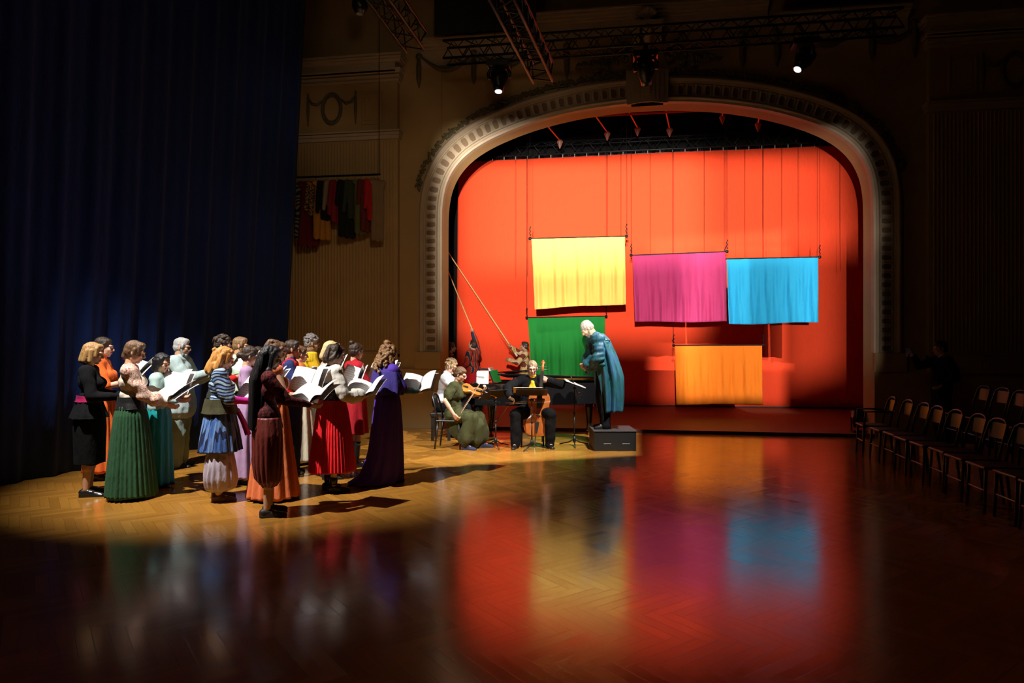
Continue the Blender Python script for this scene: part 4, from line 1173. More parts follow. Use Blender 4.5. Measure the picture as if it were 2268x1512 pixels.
# 4 -- teal skirt behind
p = chorister('person with black hair in a teal satin skirt, half hidden behind the green skirt', 352, 1074, 1.56, 190-180+5, head=(15, -30), tone='warm', arms=[(.22, .18, 1.12), (.26, -.16, 1.10)])
p.body(); p.hair('bob', H_BLACK); p.brows(H_BLACK)
MT = cloth('teal_satin', (.0, .25, .27), .45, spec=.5)
p.top('blouse', cloth('pale_teal_cotton', (.35, .5, .48), .8), .018, 1.0, hem=.98, seed=3)
p.loft('long_skirt', MT, [(1.12, .11, .14), (.9, .15, .18), (.5, .155, .18), (.04, .165, .20)], 11, .014, 4)
p.shoes(); give(p, 'large white open sheet music right of the cream blouse', (.24, -.10, 1.30), 32, yaw=62, crease=10)
# 5 -- man in pale grey-blue suit
p = chorister('grey-haired person in glasses and a pale blue-grey jacket before the curtain', 400, 1030, 1.74, 8, fem=False, tone='warm', head=(8, 0), arms=[(.34, .12, 1.20), (.36, -.14, 1.24)], build=1.1)
p.body(); p.hair('short', H_GREY); p.brows(H_GREY); p.glasses(); p.beard(hairm('grey_goatee', (.3, .29, .28)))
MS = cloth('pale_grey_blue_wool', (.36, .46, .46), .85)
p.top('jacket', MS, .032, 1.0, hem=.74, flare=.035, collar=.02, wide=.02, seed=8, arm_r=.012)
p.trousers(cloth('grey_green_wool', (.20, .27, .24), .85), .035, .012, 5, bottom=.05); p.shoes()
# 6 -- striped tunic
p = chorister('person with strawberry blond hair, blue striped tunic and lilac baggy trousers', 488, 1104, 1.64, 24, head=(20, 0), tone='fair', arms=[(.28, .12, 1.14), (.32, -.14, 1.10)])
p.body(); p.hair('half_up', H_GINGER); p.brows(H_GINGER)
p.top('magenta_sleeves', cloth('magenta_jersey', (.42, .012, .22), .8), .012, 1.0, hem=1.02, seed=6)
p.top('striped_tunic', pattern('striped_silk', stripes([(.30, .40, .50), (.01, .012, .03), (.16, .26, .50), (.01, .012, .03)], [.022, .016, .020, .016], 2, .15)), .030, .62, hem=.98, wr=.010, seed=7, arm_r=.008)
p.loft('tunic_skirt', pattern('vertical_striped_silk', stripes([(.05, .12, .36), (.012, .02, .06), (.12, .22, .46)], [.022, .012, .016], 1)), [(1.1, .125, .155), (.95, .165, .20), (.75, .20, .23), (.55, .225, .255)], 24, .011, 3)
p.loft('dark_scarf', cloth('dark_embroidered_scarf', (.05, .045, .02), .8), [(1.13, .155, .18), (1.04, .172, .20), (.97, .19, .225)], 8, .006, 1)
ML = pattern('lilac_stripe_silk', stripes([(.36, .30, .36), (.30, .25, .30), (.42, .37, .42)], [.03, .012, .02], 1), .6)
for i, yy in enumerate((.13, -.13)):
    p.loft('trouser_leg', ML, [(.72, .10, .09, 0, yy*.55), (.56, .13, .11, 0, yy*.7), (.42, .155, .13, 0, yy*.9), (.25, .175, .145, 0, yy*.9), (.15, .15, .13, 0, yy*.85), (.11, .065, .06, -.01, yy*.75)], 16, .011, 3+i)
p.shoes(plain('brown_leather', (.07, .025, .015), .4))
p.loft('magenta_coat_tail', cloth('magenta_jersey', (.42, .012, .22), .8), [(1.0, .03, .12, .17, .08), (.85, .03, .13, .24, .10), (.7, .03, .13, .29, .12)], 5, .006, 3, n=48)
give(p, 'open sheet music held over the magenta sleeves of the striped tunic wearer', (.42, .0, 1.20), 44)
# 7 -- dark curly man behind
p = chorister('person with dark curly hair and glasses directly behind the striped tunic', 488, 1040, 1.765, 14, fem=False, tone='warm', head=(12, 0), arms=[(.24, .14, 1.20), (.24, -.14, 1.20)])
p.body(); p.hair('curly_short', H_DARK, seed=4); p.brows(H_DARK); p.glasses()
p.top('red_shirt', cloth('scarlet_wool', (.60, .018, .012), .85), .022, .9, hem=.80, collar=.02, flare=.02, seed=4)
p.top('dark_waistcoat', cloth('dark_green_wool', (.02, .025, .018), .9), .034, 0, hem=.86, flare=.02, seed=5, neck=False)
p.trousers(MB, .025); p.shoes(); give(p, 'white sheet music showing between the curly head and the pale green shirt', (.34, 0, 1.36), 40)
# 8 -- light green shirt
p = chorister('bearded person in a pale green shirt with sage green collar', 530, 1018, 1.755, 8, fem=False, tone='warm', head=(6, 0))
p.body(); p.hair('short', H_LIGHT); p.brows(H_LIGHT); p.beard(H_LIGHT)
p.top('shirt', cloth('pale_green_cotton', (.42, .53, .42), .8), .026, 1.0, hem=.86, seed=9, wr=.009)
p.loft('green_collar', cloth('sage_wool', (.10, .20, .13), .85), [(1.475, .068, .072, .0, 0), (1.43, .085, .095, -.01, 0), (1.40, .115, .14, -.015, 0)], 0, 0, 2, n=48)
p.trousers(cloth('dark_wool', (.03, .03, .035), .9), .025); p.shoes(); give(p, 'edge of sheet music held by the person in the pale green shirt', (.44, 0, 1.28), 50)
# 9 -- lilac dress
p = chorister('person with dark pinned up hair in a lilac dress', 548, 1066, 1.64, 18, tone='fair', head=(14, 0), arms=[(.24, .14, 1.14), (.24, -.14, 1.14)])
p.body(); p.hair('slick_bun', H_DARK, bunz=-.02); p.brows(H_DARK)
ML2 = cloth('lilac_wool', (.38, .24, .40), .8)
p.top('bodice', ML2, .018, .95, hem=1.0, seed=9); p.loft('long_skirt', ML2, [(1.1, .11, .14), (.9, .15, .18), (.5, .18, .21), (.08, .21, .23)], 12, .015, 5)
p.shoes(); give(p, 'sheet music held up by the person in the lilac dress', (.35, 0, 1.25), 40)
# 10 -- magenta robe, mostly hidden
p = chorister('person in a purple robe, almost hidden behind the orange gown', 570, 1028, 1.62, 14, tone='warm', head=(10, 0), arms=[(.05, .2, .82), (.05, -.2, .82)], hands=[None, None])
p.body(); p.hair('slick_bun', H_DARK); MP = cloth('purple_wool', (.20, .02, .20), .85)
p.top('robe_top', MP, .03, .95, hem=1.0, seed=2); p.loft('robe_skirt', MP, [(1.1, .12, .15), (.6, .17, .19), (.06, .19, .21)], 12, .014, 5); p.shoes()
# 11 -- orange gown
p = chorister('person with pinned up brown hair in a long sleeveless burnt orange gown', 606, 1101, 1.70, 34, tone='warm', head=(14, 0))
p.body(); p.hair('twist', H_BROWN); p.brows(H_BROWN)
MO2 = cloth('burnt_orange_velvet', (.56, .13, .035), .75, .2)
p.top('bodice', MO2, .017, .0, hem=.98, seed=4, neck=False)
p.loft('long_skirt', MO2, [(1.12, .115, .145), (.95, .15, .19), (.6, .19, .215), (.3, .23, .25), (.03, .27, .285)], 17, .018, 6)
p.shoes(); give(p, 'big open sheet music held up by the person in the burnt orange gown', (.42, 0, 1.25), 34)
# 12 -- front, long black hair
p = chorister('person with hip-length straight black hair in dark red baggy trousers, nearest the front', 592, 1138, 1.655, 30, tone='warm', head=(12, 0), arms=[(.34, .14, 1.10), (.40, -.13, 1.10)],
              legs=[((.02, .09, .48), (.04, .10, .085)), ((0, -.09, .48), (-.02, -.095, .085))])
p.body(); p.hair('long_straight', H_BLACK); p.brows(H_BLACK)
p.top('embroidered_top', pattern('dark_red_embroidered_velvet', embroidery((.035, .006, .008), (.26, .018, .012), 32, .04)), .013, 1.0, hem=.96, seed=11, wr=.006)
p.loft('top_skirt', cloth('dark_red_velvet', (.05, .006, .006), .8), [(1.08, .105, .135), (.98, .13, .165), (.88, .145, .18)], 12, .008, 3)
MR = cloth('rust_silk', (.15, .016, .010), .5, spec=.5)
for i, yy in enumerate((.115, -.115)):
    p.loft('trouser_leg', MR, [(.99, .12, .10, 0, yy*.6), (.8, .13, .12, 0, yy*.85), (.5, .125, .115, 0, yy*.9), (.36, .105, .10, 0, yy*.9), (.305, .06, .06, 0, yy*.85)], 14, .010, 3+i)
p.shoes(plain('black_slipper', (.015, .012, .012), .6)); give(p, 'wide open sheet music held flat by the person with long black hair', (.50, .0, 1.16), 66, curl=.03)
# 13 -- dark haired man, navy collar
p = chorister('dark-haired person with navy collar and scarlet waistcoat, behind the large sheet music', 645, 1046, 1.71, 14, fem=False, tone='tan', head=(6, 0))
p.body(); p.hair('short', H_DARK); p.brows(H_DARK)
p.top('navy_shirt', cloth('navy_cotton', (.02, .03, .12), .8), .022, 1.0, hem=.82, collar=.025, flare=.02, seed=4)
p.top('scarlet_waistcoat', cloth('scarlet_felt', (.62, .012, .02), .85), .034, 0, hem=.9, seed=5, neck=False)
p.trousers(cloth('navy_wool', (.012, .018, .06), .9), .05, wide=.03); p.shoes()
# 14 -- cream skirt and fur
p = chorister('person in an orange fur-trimmed jacket and cream skirt, behind the long black hair', 663, 1024, 1.63, 26, tone='fair', head=(8, 0), arms=[(.24, .12, 1.12), (.24, -.12, 1.12)])
p.body(); p.hair('slick_bun', H_BROWN)
MF = plain('orange_jacket_wool', (.45, .13, .03), .85)
p.top('jacket', MF, .03, 1.0, hem=.95, seed=6)
l = L()
for i in (0, 1): l.cone(p.elb[i].lerp(p.wr[i], .35), p.elb[i].lerp(p.wr[i], .85), .085, .075)
p.link('fur_cuff', l.melt('fur_cuff', .009, 1, lambda co: .012*wave_noise(co, (120, 120, 120), 2)), plain('ginger_fur', (.55, .17, .03), .95, nscale=160, var=.5, bump=.8))
p.loft('long_skirt', cloth('cream_satin', (.62, .55, .42), .6), [(1.05, .12, .15), (.9, .17, .2), (.5, .21, .23), (.05, .23, .25)], 11, .014, 5)
p.shoes(); give(p, 'sheet music pages standing up behind the big open score', (.35, .05, 1.22), 30)
# 15 -- grey curly man, yellow jacket
p = chorister('person with grey curly hair in a yellow jacket with fringed shoulders', 688, 1000, 1.785, 24, fem=False, tone='tan', head=(10, 0))
p.body(); p.hair('curly_short', H_GREYC, seed=7); p.brows(H_GREYC)
MY = cloth('mustard_felt', (.60, .36, .01), .85)
p.top('yellow_jacket', MY, .026, 1.0, hem=.92, collar=.0, seed=4)
p.loft('high_collar', plain('brown_velvet', (.10, .055, .025), .8), [(1.50, .072, .076, .0, 0), (1.45, .082, .088, -.005, 0), (1.41, .10, .115, -.015, 0)], 0, 0, 2, n=48)
for q in (0, 1):
    c = p.sh[q]; l = L(); l.ell((c.x, c.y*.98, c.z+.07), (.075, .075, .02))
    for k in range(26):
        a = k/26*6.28; l.cone((c.x+.07*math.cos(a), c.y*.98+.07*math.sin(a), c.z+.065), (c.x+.085*math.cos(a), c.y*.98+.085*math.sin(a), c.z-.04), .009, .006, 8)
    p.link('epaulette', l.mesh('epaulette'), plain('yellow_fringe', (.72, .48, .01), .6))
p.trousers(cloth('grey_green_cloth', (.11, .12, .085), .85), .055, .012, wide=.03, name='long_coat'); p.shoes(plain('green_boots', (.05, .07, .05), .4)); give(p, 'narrow white sheet music held by the person in the yellow jacket', (.42, 0, 1.24), 34, crease=35)
# 16 -- pale blond behind
p = chorister('person with a pale blond bob, behind the dark head with a headband', 728, 1056, 1.70, 22, tone='fair', head=(14, 0))
p.body(); p.hair('bob', H_PALE); p.brows(H_PALE)
p.top('blouse', cloth('peach_cotton', (.60, .38, .26), .8), .02, 1.0, hem=1.0, seed=3); p.loft('long_skirt', cloth('dark_red_wool', (.18, .008, .012), .85), [(1.08, .11, .14), (.7, .17, .20), (.3, .20, .22)], 20, .012, 3)
p.shoes(); give(p, 'upright sheet music between the yellow jacket and the pale blond bob', (.40, .03, 1.20), 30, crease=40)
# 17 -- red pleated skirt
p = chorister('person in a white blouse, sequinned corset and bright red pleated skirt', 736, 1084, 1.665, 34, tone='fair', head=(22, 0), bare_arms=True)
p.body(); p.hair('headband_updo', H_DARK); p.brows(H_DARK)
l = L(); l.tube([p.H(-.035, .092*math.cos(a), .035+.102*math.sin(a)) for a in np.linspace(-.3, math.pi+.3, 24)], .009, 8); p.link('headband', l.mesh('headband'), MB)
p.top('white_blouse', cloth('white_cotton', (.66, .62, .55), .8), .028, 1.0, puff=.04, hem=1.0, cuff=.8, wr=.012, seed=7, neck=False)
p.loft('black_collar', MB, [(1.465, .060, .062, .0, 0), (1.435, .078, .085, -.01, 0)], 0, 0, 1, n=48)
def seq(nt):
    vo = nt.nodes.new('ShaderNodeTexVoronoi'); vo.inputs['Scale'].default_value = 110; nt.links.new(coords(nt), vo.inputs['Vector'])
    c = sep(nt, vo.outputs['Color'])
    return nmix(nt, nmath(nt, 'GREATER_THAN', c[0], .86), (.018, .016, .05), (.10, .16, .36))
p.loft('sequin_corset', pattern('navy_sequins', seq, .25, spec=.8), [(1.26, .150, .185, .012), (1.15, .140, .168, .008), (1.03, .137, .169)], 0, 0, 1, n=64)
p.loft('pleated_skirt', cloth('red_pleated_silk', (.62, .006, .012), .55, spec=.4), [(1.06, .146, .178), (.9, .18, .21), (.65, .215, .24), (.40, .25, .27), (.24, .27, .285)], 44, .011, 3, sharp=True, n=320)
l = L()
for i in (0, 1): l.cone(p.legs[i][1]+Vector((0, 0, .03)), p.legs[i][1]+Vector((0, 0, .06)), .046, .048)
p.link('ankle_strap', l.mesh('ankle_strap'), M_LEATHER)
p.shoes(heel=.02); give(p, 'open sheet music angled down past the sequinned corset', (.42, -.02, 1.14), 58)
# 18 -- red dress
p = chorister('person with dark hair in a bun in a red dress and black boots', 786, 1030, 1.675, 36, tone='fair', head=(6, 8), arms=[(.34, .13, 1.16), (.34, -.13, 1.16)])
p.body(); p.hair('top_bun', H_DARK); p.brows(H_DARK)
MR2 = cloth('crimson_wool', (.38, .012, .022), .85)
p.top('bodice', MR2, .02, 1.0, hem=1.0, collar=.02, seed=3)
p.loft('knee_skirt', MR2, [(1.1, .115, .145), (.95, .15, .185), (.7, .17, .195), (.46, .18, .205)], 9, .012, 5)
p.shoes(high=.26); give(p, 'open sheet music with curling page held by the person in the red dress', (.46, 0, 1.26), 44)
# 19 -- violet gown
p = chorister('person with long curly hair in a violet caped gown, right end of the choir', 858, 1062, 1.67, 40, tone='warm', head=(12, 4), arms=[(.34, .13, 1.10), (.36, -.13, 1.10)])
p.body(); p.hair('curly_long', H_CURL, seed=9); p.brows(H_BROWN)
MV = cloth('violet_crepe', (.075, .03, .34), .8); MV2 = cloth('dark_violet_wool', (.045, .03, .19), .85)
p.top('bodice', MV, .02, .45, hem=1.0, seed=3, neck=False)
p.top('teal_lace_sleeves', cloth('teal_lace', (.01, .08, .10), .7), .012, 1.0, hem=1.0, seed=5)
p.loft('cape_collar', MV2, [(1.465, .062, .066, -.005), (1.42, .11, .15, -.01), (1.36, .15, .225, -.01), (1.22, .17, .27, -.01), (1.08, .175, .285, -.02)], 8, .012, 3)
p.loft('gown_skirt', MV, [(1.12, .115, .145), (1.0, .145, .18), (.7, .175, .20, -.01), (.35, .20, .225, -.03), (.1, .255, .25, -.08), (.012, .34, .27, -.16)], 10, .024, 5)
p.shoes(); give(p, 'open sheet music at the right end of the choir, beside the violet gown', (.47, -.02, 1.17), 48, crease=14)
# ------------------------------------------------------------------ chairs and stands
M_CHAIR = plain('black_chair_wood', (.009, .007, .006), .35)
def side_chair(loc, rotz, label, group=None, z=0.0, mat=None, tall=.86, name='chair'):
    """faces local +x"""
    mat = mat or M_CHAIR
    root = thing(name, label, 'chair', (loc[0], loc[1], z), rotz, group)
    l = L(); l.box((0, 0, .445), (.40, .40, .03)); l.build('seat', mat, root, bevel=.012)
    for sx in (1, -1):
        for sy in (1, -1):
            l = L()
            if sx > 0: l.tube([(.17, sy*.17, .44), (.19, sy*.18, 0)], [.018, .013], 8)
            else: l.tube([(-.17, sy*.17, .44), (-.22, sy*.18, 0)], [.018, .014], 8)
            l.build('leg', mat, root, smooth=True)
    l = L(); l.tube([(-.17, -.17, .44), (-.21, -.185, .65), (-.26, -.17, tall-.04), (-.275, -.10, tall), (-.28, 0, tall+.01), (-.275, .10, tall), (-.26, .17, tall-.04), (-.21, .185, .65), (-.17, .17, .44)], .014, 8)
    l.build('back_frame', mat, root, smooth=True)
    l = L()
    V = []; F = []
    for i in range(9):
        y = -.16+.32*i/8; b = .02*math.cos(y*8)
        V += [(-.235-b, y, tall-.20), (-.262-b, y, tall-.035), (-.25-b, y, tall-.20), (-.277-b, y, tall-.035)]
    for i in range(8):
        a = 4*i; b_ = a+4
        F += [[a, b_, b_+1, a+1], [a+2, a+3, b_+3, b_+2], [a+1, b_+1, b_+3, a+3], [a, a+2, b_+2, b_]]
    l.add(V, F); l.build('backrest', mat, root)
    l = L(); l.tube([(.18, -.175, .22), (.18, .175, .22)], .009, 6); l.build('stretcher', mat, root)
    return root
def music_stand(loc, rotz, dz, tilt, label, paper=None):
    """desk faces local -x side reader; rotz = direction from reader through the desk"""
    root = thing('music_stand', label, 'music stand', loc, rotz)
    l = L(); l.tube([(0, 0, .06), (0, 0, dz*.55)], .011, 8); l.build('lower_tube', M_BLACKM, root, smooth=True)
    l = L(); l.tube([(0, 0, dz*.5), (0, 0, dz-.03)], .007, 8); l.build('upper_tube', M_BLACKM, root, smooth=True)
    l = L(); l.tube([(0, 0, dz*.53), (0, 0, dz*.58)], .017, 10); l.build('collar', M_BLACKM, root, smooth=True)
    for k in range(3):
        a = R(90+k*120); c, s = math.cos(a), math.sin(a); l = L()
        l.tube([(c*.015, s*.015, .11), (c*.10, s*.10, .055), (c*.27, s*.27, .012)], [.011, .010, .009], 8); l.build('leg', M_BLACKM, root, smooth=True)
    l = L(); l.lathe([(.02, .06), (.026, .08), (.018, .16)], (0, 0, 0), 12); l.build('hub', M_BLACKM, root, smooth=True)
    t = R(tilt); M = Matrix.Rotation(t-math.pi/2, 3, 'Y')     # plate normal starts +z
    c = Vector((0, 0, dz+.10*math.sin(t)+.02))
    l = L(); l.box((0, 0, 0), (.34, .50, .004), M)
    e = M @ Vector((-.17, 0, .022)); l.box(e, (.004, .50, .045), M)
    l.v = [v+np.array(c) for v in l.v]
    l.build('desk', plain('desk_metal', (.03, .022, .018), .45, metal=.3), root, bevel=.001)
    l = L(); l.ell((.0, 0, dz+.0), (.02, .03, .025)); l.build('swivel', M_BLACKM, root, smooth=True)
    return root, c, M

# ------------------------------------------------------------------ podium and conductor
p0 = CW(1.60, 10.92); pod = thing('podium', 'black box podium with two slots under the feet of the conductor', 'podium', p0, PSI)
PH = .315
l = L(); l.box((0, 0, PH/2-.008), (.655, .655, PH-.016)); l.build('box', plain('black_painted_wood', (.008, .008, .008), .5), pod, bevel=.004)
l = L(); l.box((0, 0, PH-.008), (.675, .675, .016)); l.build('top_board', plain('lit_black_board', (.035, .034, .036), .6), pod, bevel=.003)  # steep light on the top put into the colour, greyer than the box
for x in (-.12, .17):
    l = L(); l.box((x, -.330, .115), (.115, .008, .010)); l.build('hand_slot', plain('slot_metal', (.35, .36, .38), .4, metal=.5), pod)
c = Person('bearded conductor with grey hair in a shimmering teal robe, standing bowed on the black podium', CW(1.49, 10.95), 186, h=1.77, fem=False, tone='warm', lean=R(20), head=(46, 0),
           arms=[(.32, .06, .98), (.30, -.03, .95, (-.3, -.9, -.6))], z=PH, build=1.1, hands=[dict(palm=(-.3, -1, .2), curl=55), dict(palm=(-.2, 1, .2), curl=60)],
           legs=[((.03, .10, .48), (.02, .11, .085)), ((.03, -.11, .48), (-.03, -.11, .085))])
c.body(); c.hair('receding', H_WHITE); c.brows(H_WHITE); c.beard(H_WHITE)
def shot(nt):
    n1 = noise(nt, coords(nt, 'Object', (6, 6, 3)), 1.0, 3)
    return nmix(nt, nmath(nt, 'MULTIPLY_ADD', n1, 4.0, -1.5, clamp=True), (.006, .07, .065), (.02, .09, .16))
MTL = pattern('teal_shot_silk', shot, .5, .3, .5)
c.top('dark_shirt', cloth('dark_navy', (.012, .014, .02), .85), .02, 1.0, hem=.86, seed=3)
c.trousers(MB, .03, .010, bottom=.04); c.shoes(plain('patent_leather', (.012, .012, .012), .12))
# the robe: kimono sleeves and a long open body
l = L()
l.cone(c.sh[0]*.9+c.up*.1, c.sh[1]*.9+c.up*.1, .105, .105)
l.ell(c.U(-.045, 0, 1.24), (.15, .235, .17), (0, c.lean, 0)); 
for i in (0, 1):
    E, W = c.elb[i], c.wr[i]; l.cone(c.sh[i], E, .095, .10); W2 = E.lerp(W, .80)
    l.cone(E, W2, .10, .075); l.cone(E+Vector((-.04, 0, -.08)), W2+Vector((-.03, 0, -.12)), .07, .05)
c.link('robe_sleeves', l.melt('robe_sleeves', .011, 3, lambda co: .020*wave_noise(co, (34, 34, 26), 4)+.010*wave_noise(co, (70, 70, 60), 5)), MTL)
def open_loft(P, name, mat, rings, gap, pleats, amp, seed):
    o = P.loft(name, mat, rings, pleats, amp, seed, n=200, wob=.05, twist=1.6)
    me = o.data; bm = bmesh.new(); bm.from_mesh(me); kill = []
    for f in bm.faces:
        ce = f.calc_center_median(); u = max(0, min(1, (rings[0][0]*P.S-ce.z)/((rings[0][0]-rings[-1][0])*P.S)))
        ccx = np.interp(u, np.linspace(0, 1, len(rings)), [r[3] if len(r) > 3 else 0 for r in rings])*P.S
        if abs(math.atan2(ce.y, ce.x-ccx)) < gap: kill.append(f)
    bmesh.ops.delete(bm, geom=kill, context='FACES'); bm.to_mesh(me); bm.free(); return o
open_loft(c, 'robe', MTL, [(1.40, .10, .15, .10), (1.34, .15, .225, .09), (1.1, .18, .26, .02), (.8, .21, .28, -.05), (.5, .20, .28, -.07), (.26, .18, .27, -.07)], .75, 10, .034, 6)
c.loft('robe_hood', MTL, [(1.455, .085, .085, .11), (1.42, .11, .14, .10), (1.38, .14, .18, .085), (1.35, .15, .2, .07)], 7, .008, 2, wob=.02)
# conductor's stand with the score
sd, cc, MM = music_stand(GP(1272, 985), math.pi+PSI-R(2), .94, 22, 'tall music stand carrying the thick score in front of the conductor')
b = thing('score', 'thick open orchestral score lying on the stand of the conductor', 'score', sd.location+Vector((0, 0, cc.z+.014)))
b.rotation_euler = (0, R(-20)*0, PSI)
l = L(); V = []; F = []
Mx = Matrix.Rotation(R(13), 3, 'Y')
for nm, y0 in (('page_block', .005), ('page_block', -.005)):
    l = L(); q = 1 if y0 > 0 else -1
    pr = [(0, .004), (.03*q, .018), (.12*q, .022), (.245*q, .012), (.245*q, 0), (0, 0)]
    if q < 0: pr = pr[::-1]
    Mt = Matrix(((0, 0, 1, -.17), (1, 0, 0, 0), (0, 1, 0, .0), (0, 0, 0, 1)))
    l.prism(pr, 0, .34, Matrix.Rotation(R(13+0), 4, 'Y').inverted() @ Mt if False else Matrix.Rotation(R(20), 4, 'Y') @ Mt); l.build(nm, M_PAGE, b)

# ------------------------------------------------------------------ string instruments
M_VIOLIN = plain('varnished_spruce', (.50, .17, .025), .22, var=.2, nscale=25, coat=.6)
M_CELLO = plain('red_brown_varnish', (.38, .10, .02), .25, var=.35, nscale=12, coat=.6)
M_EBONY = plain('ebony', (.015, .013, .012), .35)
def instrument(name, label, cat, M4, Lb, th, mat, gl, cello=False):
    """M4: local frame with x across the body, y from tail to scroll, z out of the top; Lb body length"""
    root = bpy.data.objects.new(name, None); COL.objects.link(root); root.matrix_world = M4; tag(root, label, cat)
    s = Lb
    half = [(0, 0), (.14, .005), (.235, .05), (.285, .15), (.272, .27), (.215, .37), (.165, .43), (.158, .50), (.185, .575), (.222, .625), (.228, .70), (.238, .80), (.215, .90), (.15, .965), (.06, 1.0), (0, 1.0)]
    hs = refine(half, 2)
    out = hs+[(-x, y) for x, y in hs[::-1]][1:-1]
    n = len(out); V = []; F = []
    # ribs inset, arched plates
    for z, k in ((-th, .9), (-th*.92, 1), (-th*.80, 1), (-th*.78, .965), (-th*.14, .965), (-th*.12, 1), (0, 1), (th*.07, .9), (th*.16, .6)):
        for x, y in out: V.append((x*k*s, (.5+(y-.5)*(k if k < .95 else (k+1)/2))*s, z))
    for r in range(8):
        for i in range(n): F.append([r*n+i, r*n+(i+1) % n, (r+1)*n+(i+1) % n, (r+1)*n+i])
    F.append(list(range(n))[::-1]); F.append([8*n+i for i in range(n)])
    l = L(); l.add(V, F); l.build('body', mat, root, smooth=False)
    l = L(); l.prism([(-.032*s, .93*s), (.032*s, .93*s), (.036*s, 1.35*s), (-.036*s, 1.35*s)] if False else [(-.034*s, .96*s), (.034*s, .96*s), (.028*s, 1.42*s), (-.028*s, 1.42*s)], -.01*s, .055*s); l.build('neck', mat, root, bevel=.004*s)
    l = L(); l.prism([(-.055*s, .60*s), (.055*s, .60*s), (.033*s, 1.42*s), (-.033*s, 1.42*s)], .068*s, .088*s); l.build('fingerboard', M_EBONY, root, bevel=.004*s)
    l = L(); l.prism([(-.02*s, .05*s), (.02*s, .05*s), (.045*s, .30*s), (-.045*s, .30*s)], .05*s, .07*s); l.build('tailpiece', M_EBONY, root)
    l = L(); l.prism([(-.06*s, th*.1), (.06*s, th*.1), (.05*s, .085*s), (-.05*s, .085*s)], .445*s, .455*s, Matrix(((1, 0, 0, 0), (0, 0, 1, 0), (0, 1, 0, 0), (0, 0, 0, 1)))); l.build('bridge', plain('maple', (.55, .38, .18), .5), root)
    l = L(); l.tube([(0, 1.40*s, .03*s), (0, 1.50*s, .02*s), (0, 1.60*s, -.01*s), (0, 1.66*s, -.05*s), (0, 1.63*s, -.09*s), (0, 1.585*s, -.07*s), (0, 1.60*s, -.035*s)], [.03*s, .03*s, .026*s, .024*s, .022*s, .02*s, .012*s], 10); l.ell((0, 1.61*s, -.04*s), (.05*s, .04*s, .04*s)); l.build('scroll', mat, root, smooth=True)
    for q in (-1, 1):
        for k in range(2):
            l = L(); y = (1.46+.06*k)*s; l.cyl((0, y, .0), (q*.10*s, y, 0), .008*s, n=8); l.ell((q*.115*s, y, 0), (.025*s, .008*s, .018*s)); l.build('peg', M_EBONY, root)
        l = L(); l.tube([(q*.09*s, .37*s, th*.14), (q*.115*s, .42*s, th*.14), (q*.10*s, .48*s, th*.14), (q*.085*s, .54*s, th*.14)], [.012*s, .006*s, .006*s, .010*s], 6); l.build('sound_hole', M_EBONY, root)
    for x in (-.018, -.006, .006, .018):
        l = L(); l.tube([(x*s*1.2, .28*s, .07*s), (x*s*1.6, .45*s, .09*s), (x*s*.7, 1.42*s, .085*s)], .0022*s if cello else .0012, 5); l.build('string', M_STEEL, root)
    if cello:
        l = L(); l.cyl((0, 0, -th*.45), (0, -.28*s, -th*.45), .008, n=8); l.build('endpin', M_STEEL, root)
    return root
def basis(o, ydir, zdir):
    y = Vector(ydir).normalized(); z = Vector(zdir); z = (z-y*z.dot(y)).normalized(); x = y.cross(z)
    return Matrix(((x.x, y.x, z.x, o[0]), (x.y, y.y, z.y, o[1]), (x.z, y.z, z.z, o[2]), (0, 0, 0, 1)))
def bow(name, label, a, b, hair_dir):
    a = Vector(a); b = Vector(b); d = b-a; root = thing(name, label, 'bow', a); hd = Vector(hair_dir).normalized()*.018
    l = L(); l.tube([(0, 0, 0), d*.5-hd*.4, d], [.0045, .004, .0035], 6); l.build('stick', plain('pernambuco', (.35, .12, .03), .3), root, smooth=True)
    l = L(); l.tube([d*.06+hd, d*.98+hd], .0022, 5); l.build('bow_hair', plain('horsehair', (.75, .72, .62), .5), root)
    l = L(); l.box(d*.06+hd*.5, (.02, .02, .02)); l.build('frog', M_EBONY, root)
    l = L(); l.tube([d, d*.985+hd], .004, 5); l.build('tip', plain('ivory', (.8, .78, .7), .4), root)
    return root

# violinist
vc = side_chair(CW(-.98, 10.95), PSI+R(-8), 'black wooden chair the violinist sits on')
v = Person('violinist with hair tied back in a long olive green dress, seated and playing', CW(-.93, 10.95), -14, h=1.66, tone='fair', sit=.46, lean=R(6), head=(24, -6), z=0,
           arms=[(.47, .10, .93, (.1, .5, -1)), (.10, -.30, .58, (-.6, -.5, .1))],
           legs=[((.40, .12, .50), (.44, .14, .085)), ((.38, -.16, .50), (.26, -.16, .085))],
           hands=[dict(palm=(-.3, -.6, .8), curl=60, dir=(.5, -.2, .55)), dict(palm=(.2, .9, .2), curl=45, dir=(.55, .15, -.75))])
v.body(); v.hair('slick_bun', H_BROWN, bunz=.02); v.brows(H_BROWN); v.glasses(M_STEEL)
MOL = cloth('olive_linen', (.040, .043, .014), .85, bump=.35)
v.top('bodice', MOL, .020, .34, hem=1.0, wr=.010, seed=5, arm_r=.02, neck=False)
l = L()
for i, (K, A) in enumerate(v.legs):
    l.cone(v.hips[i], K, .13, .09); l.cone(K, A+Vector((.0, 0, .20)), .095, .115); l.cone(A+Vector((0, 0, .20)), A+Vector((-.02, 0, .09)), .115, .125)
l.cone((.40, 0, .38), (.36, 0, .15), .11, .14); l.ell((.02, 0, .58), (.17, .20, .15)); l.cone((.0, 0, .55), (.1, -.02, .28), .17, .14)
v.link('long_skirt', l.melt('long_skirt', .011, 4, lambda co: .016*wave_noise(co, (30, 24, 9), 6)+.006*wave_noise(co, (60, 60, 25), 7)), MOL)
v.shoes(plain('navy_suede', (.015, .02, .06), .8))
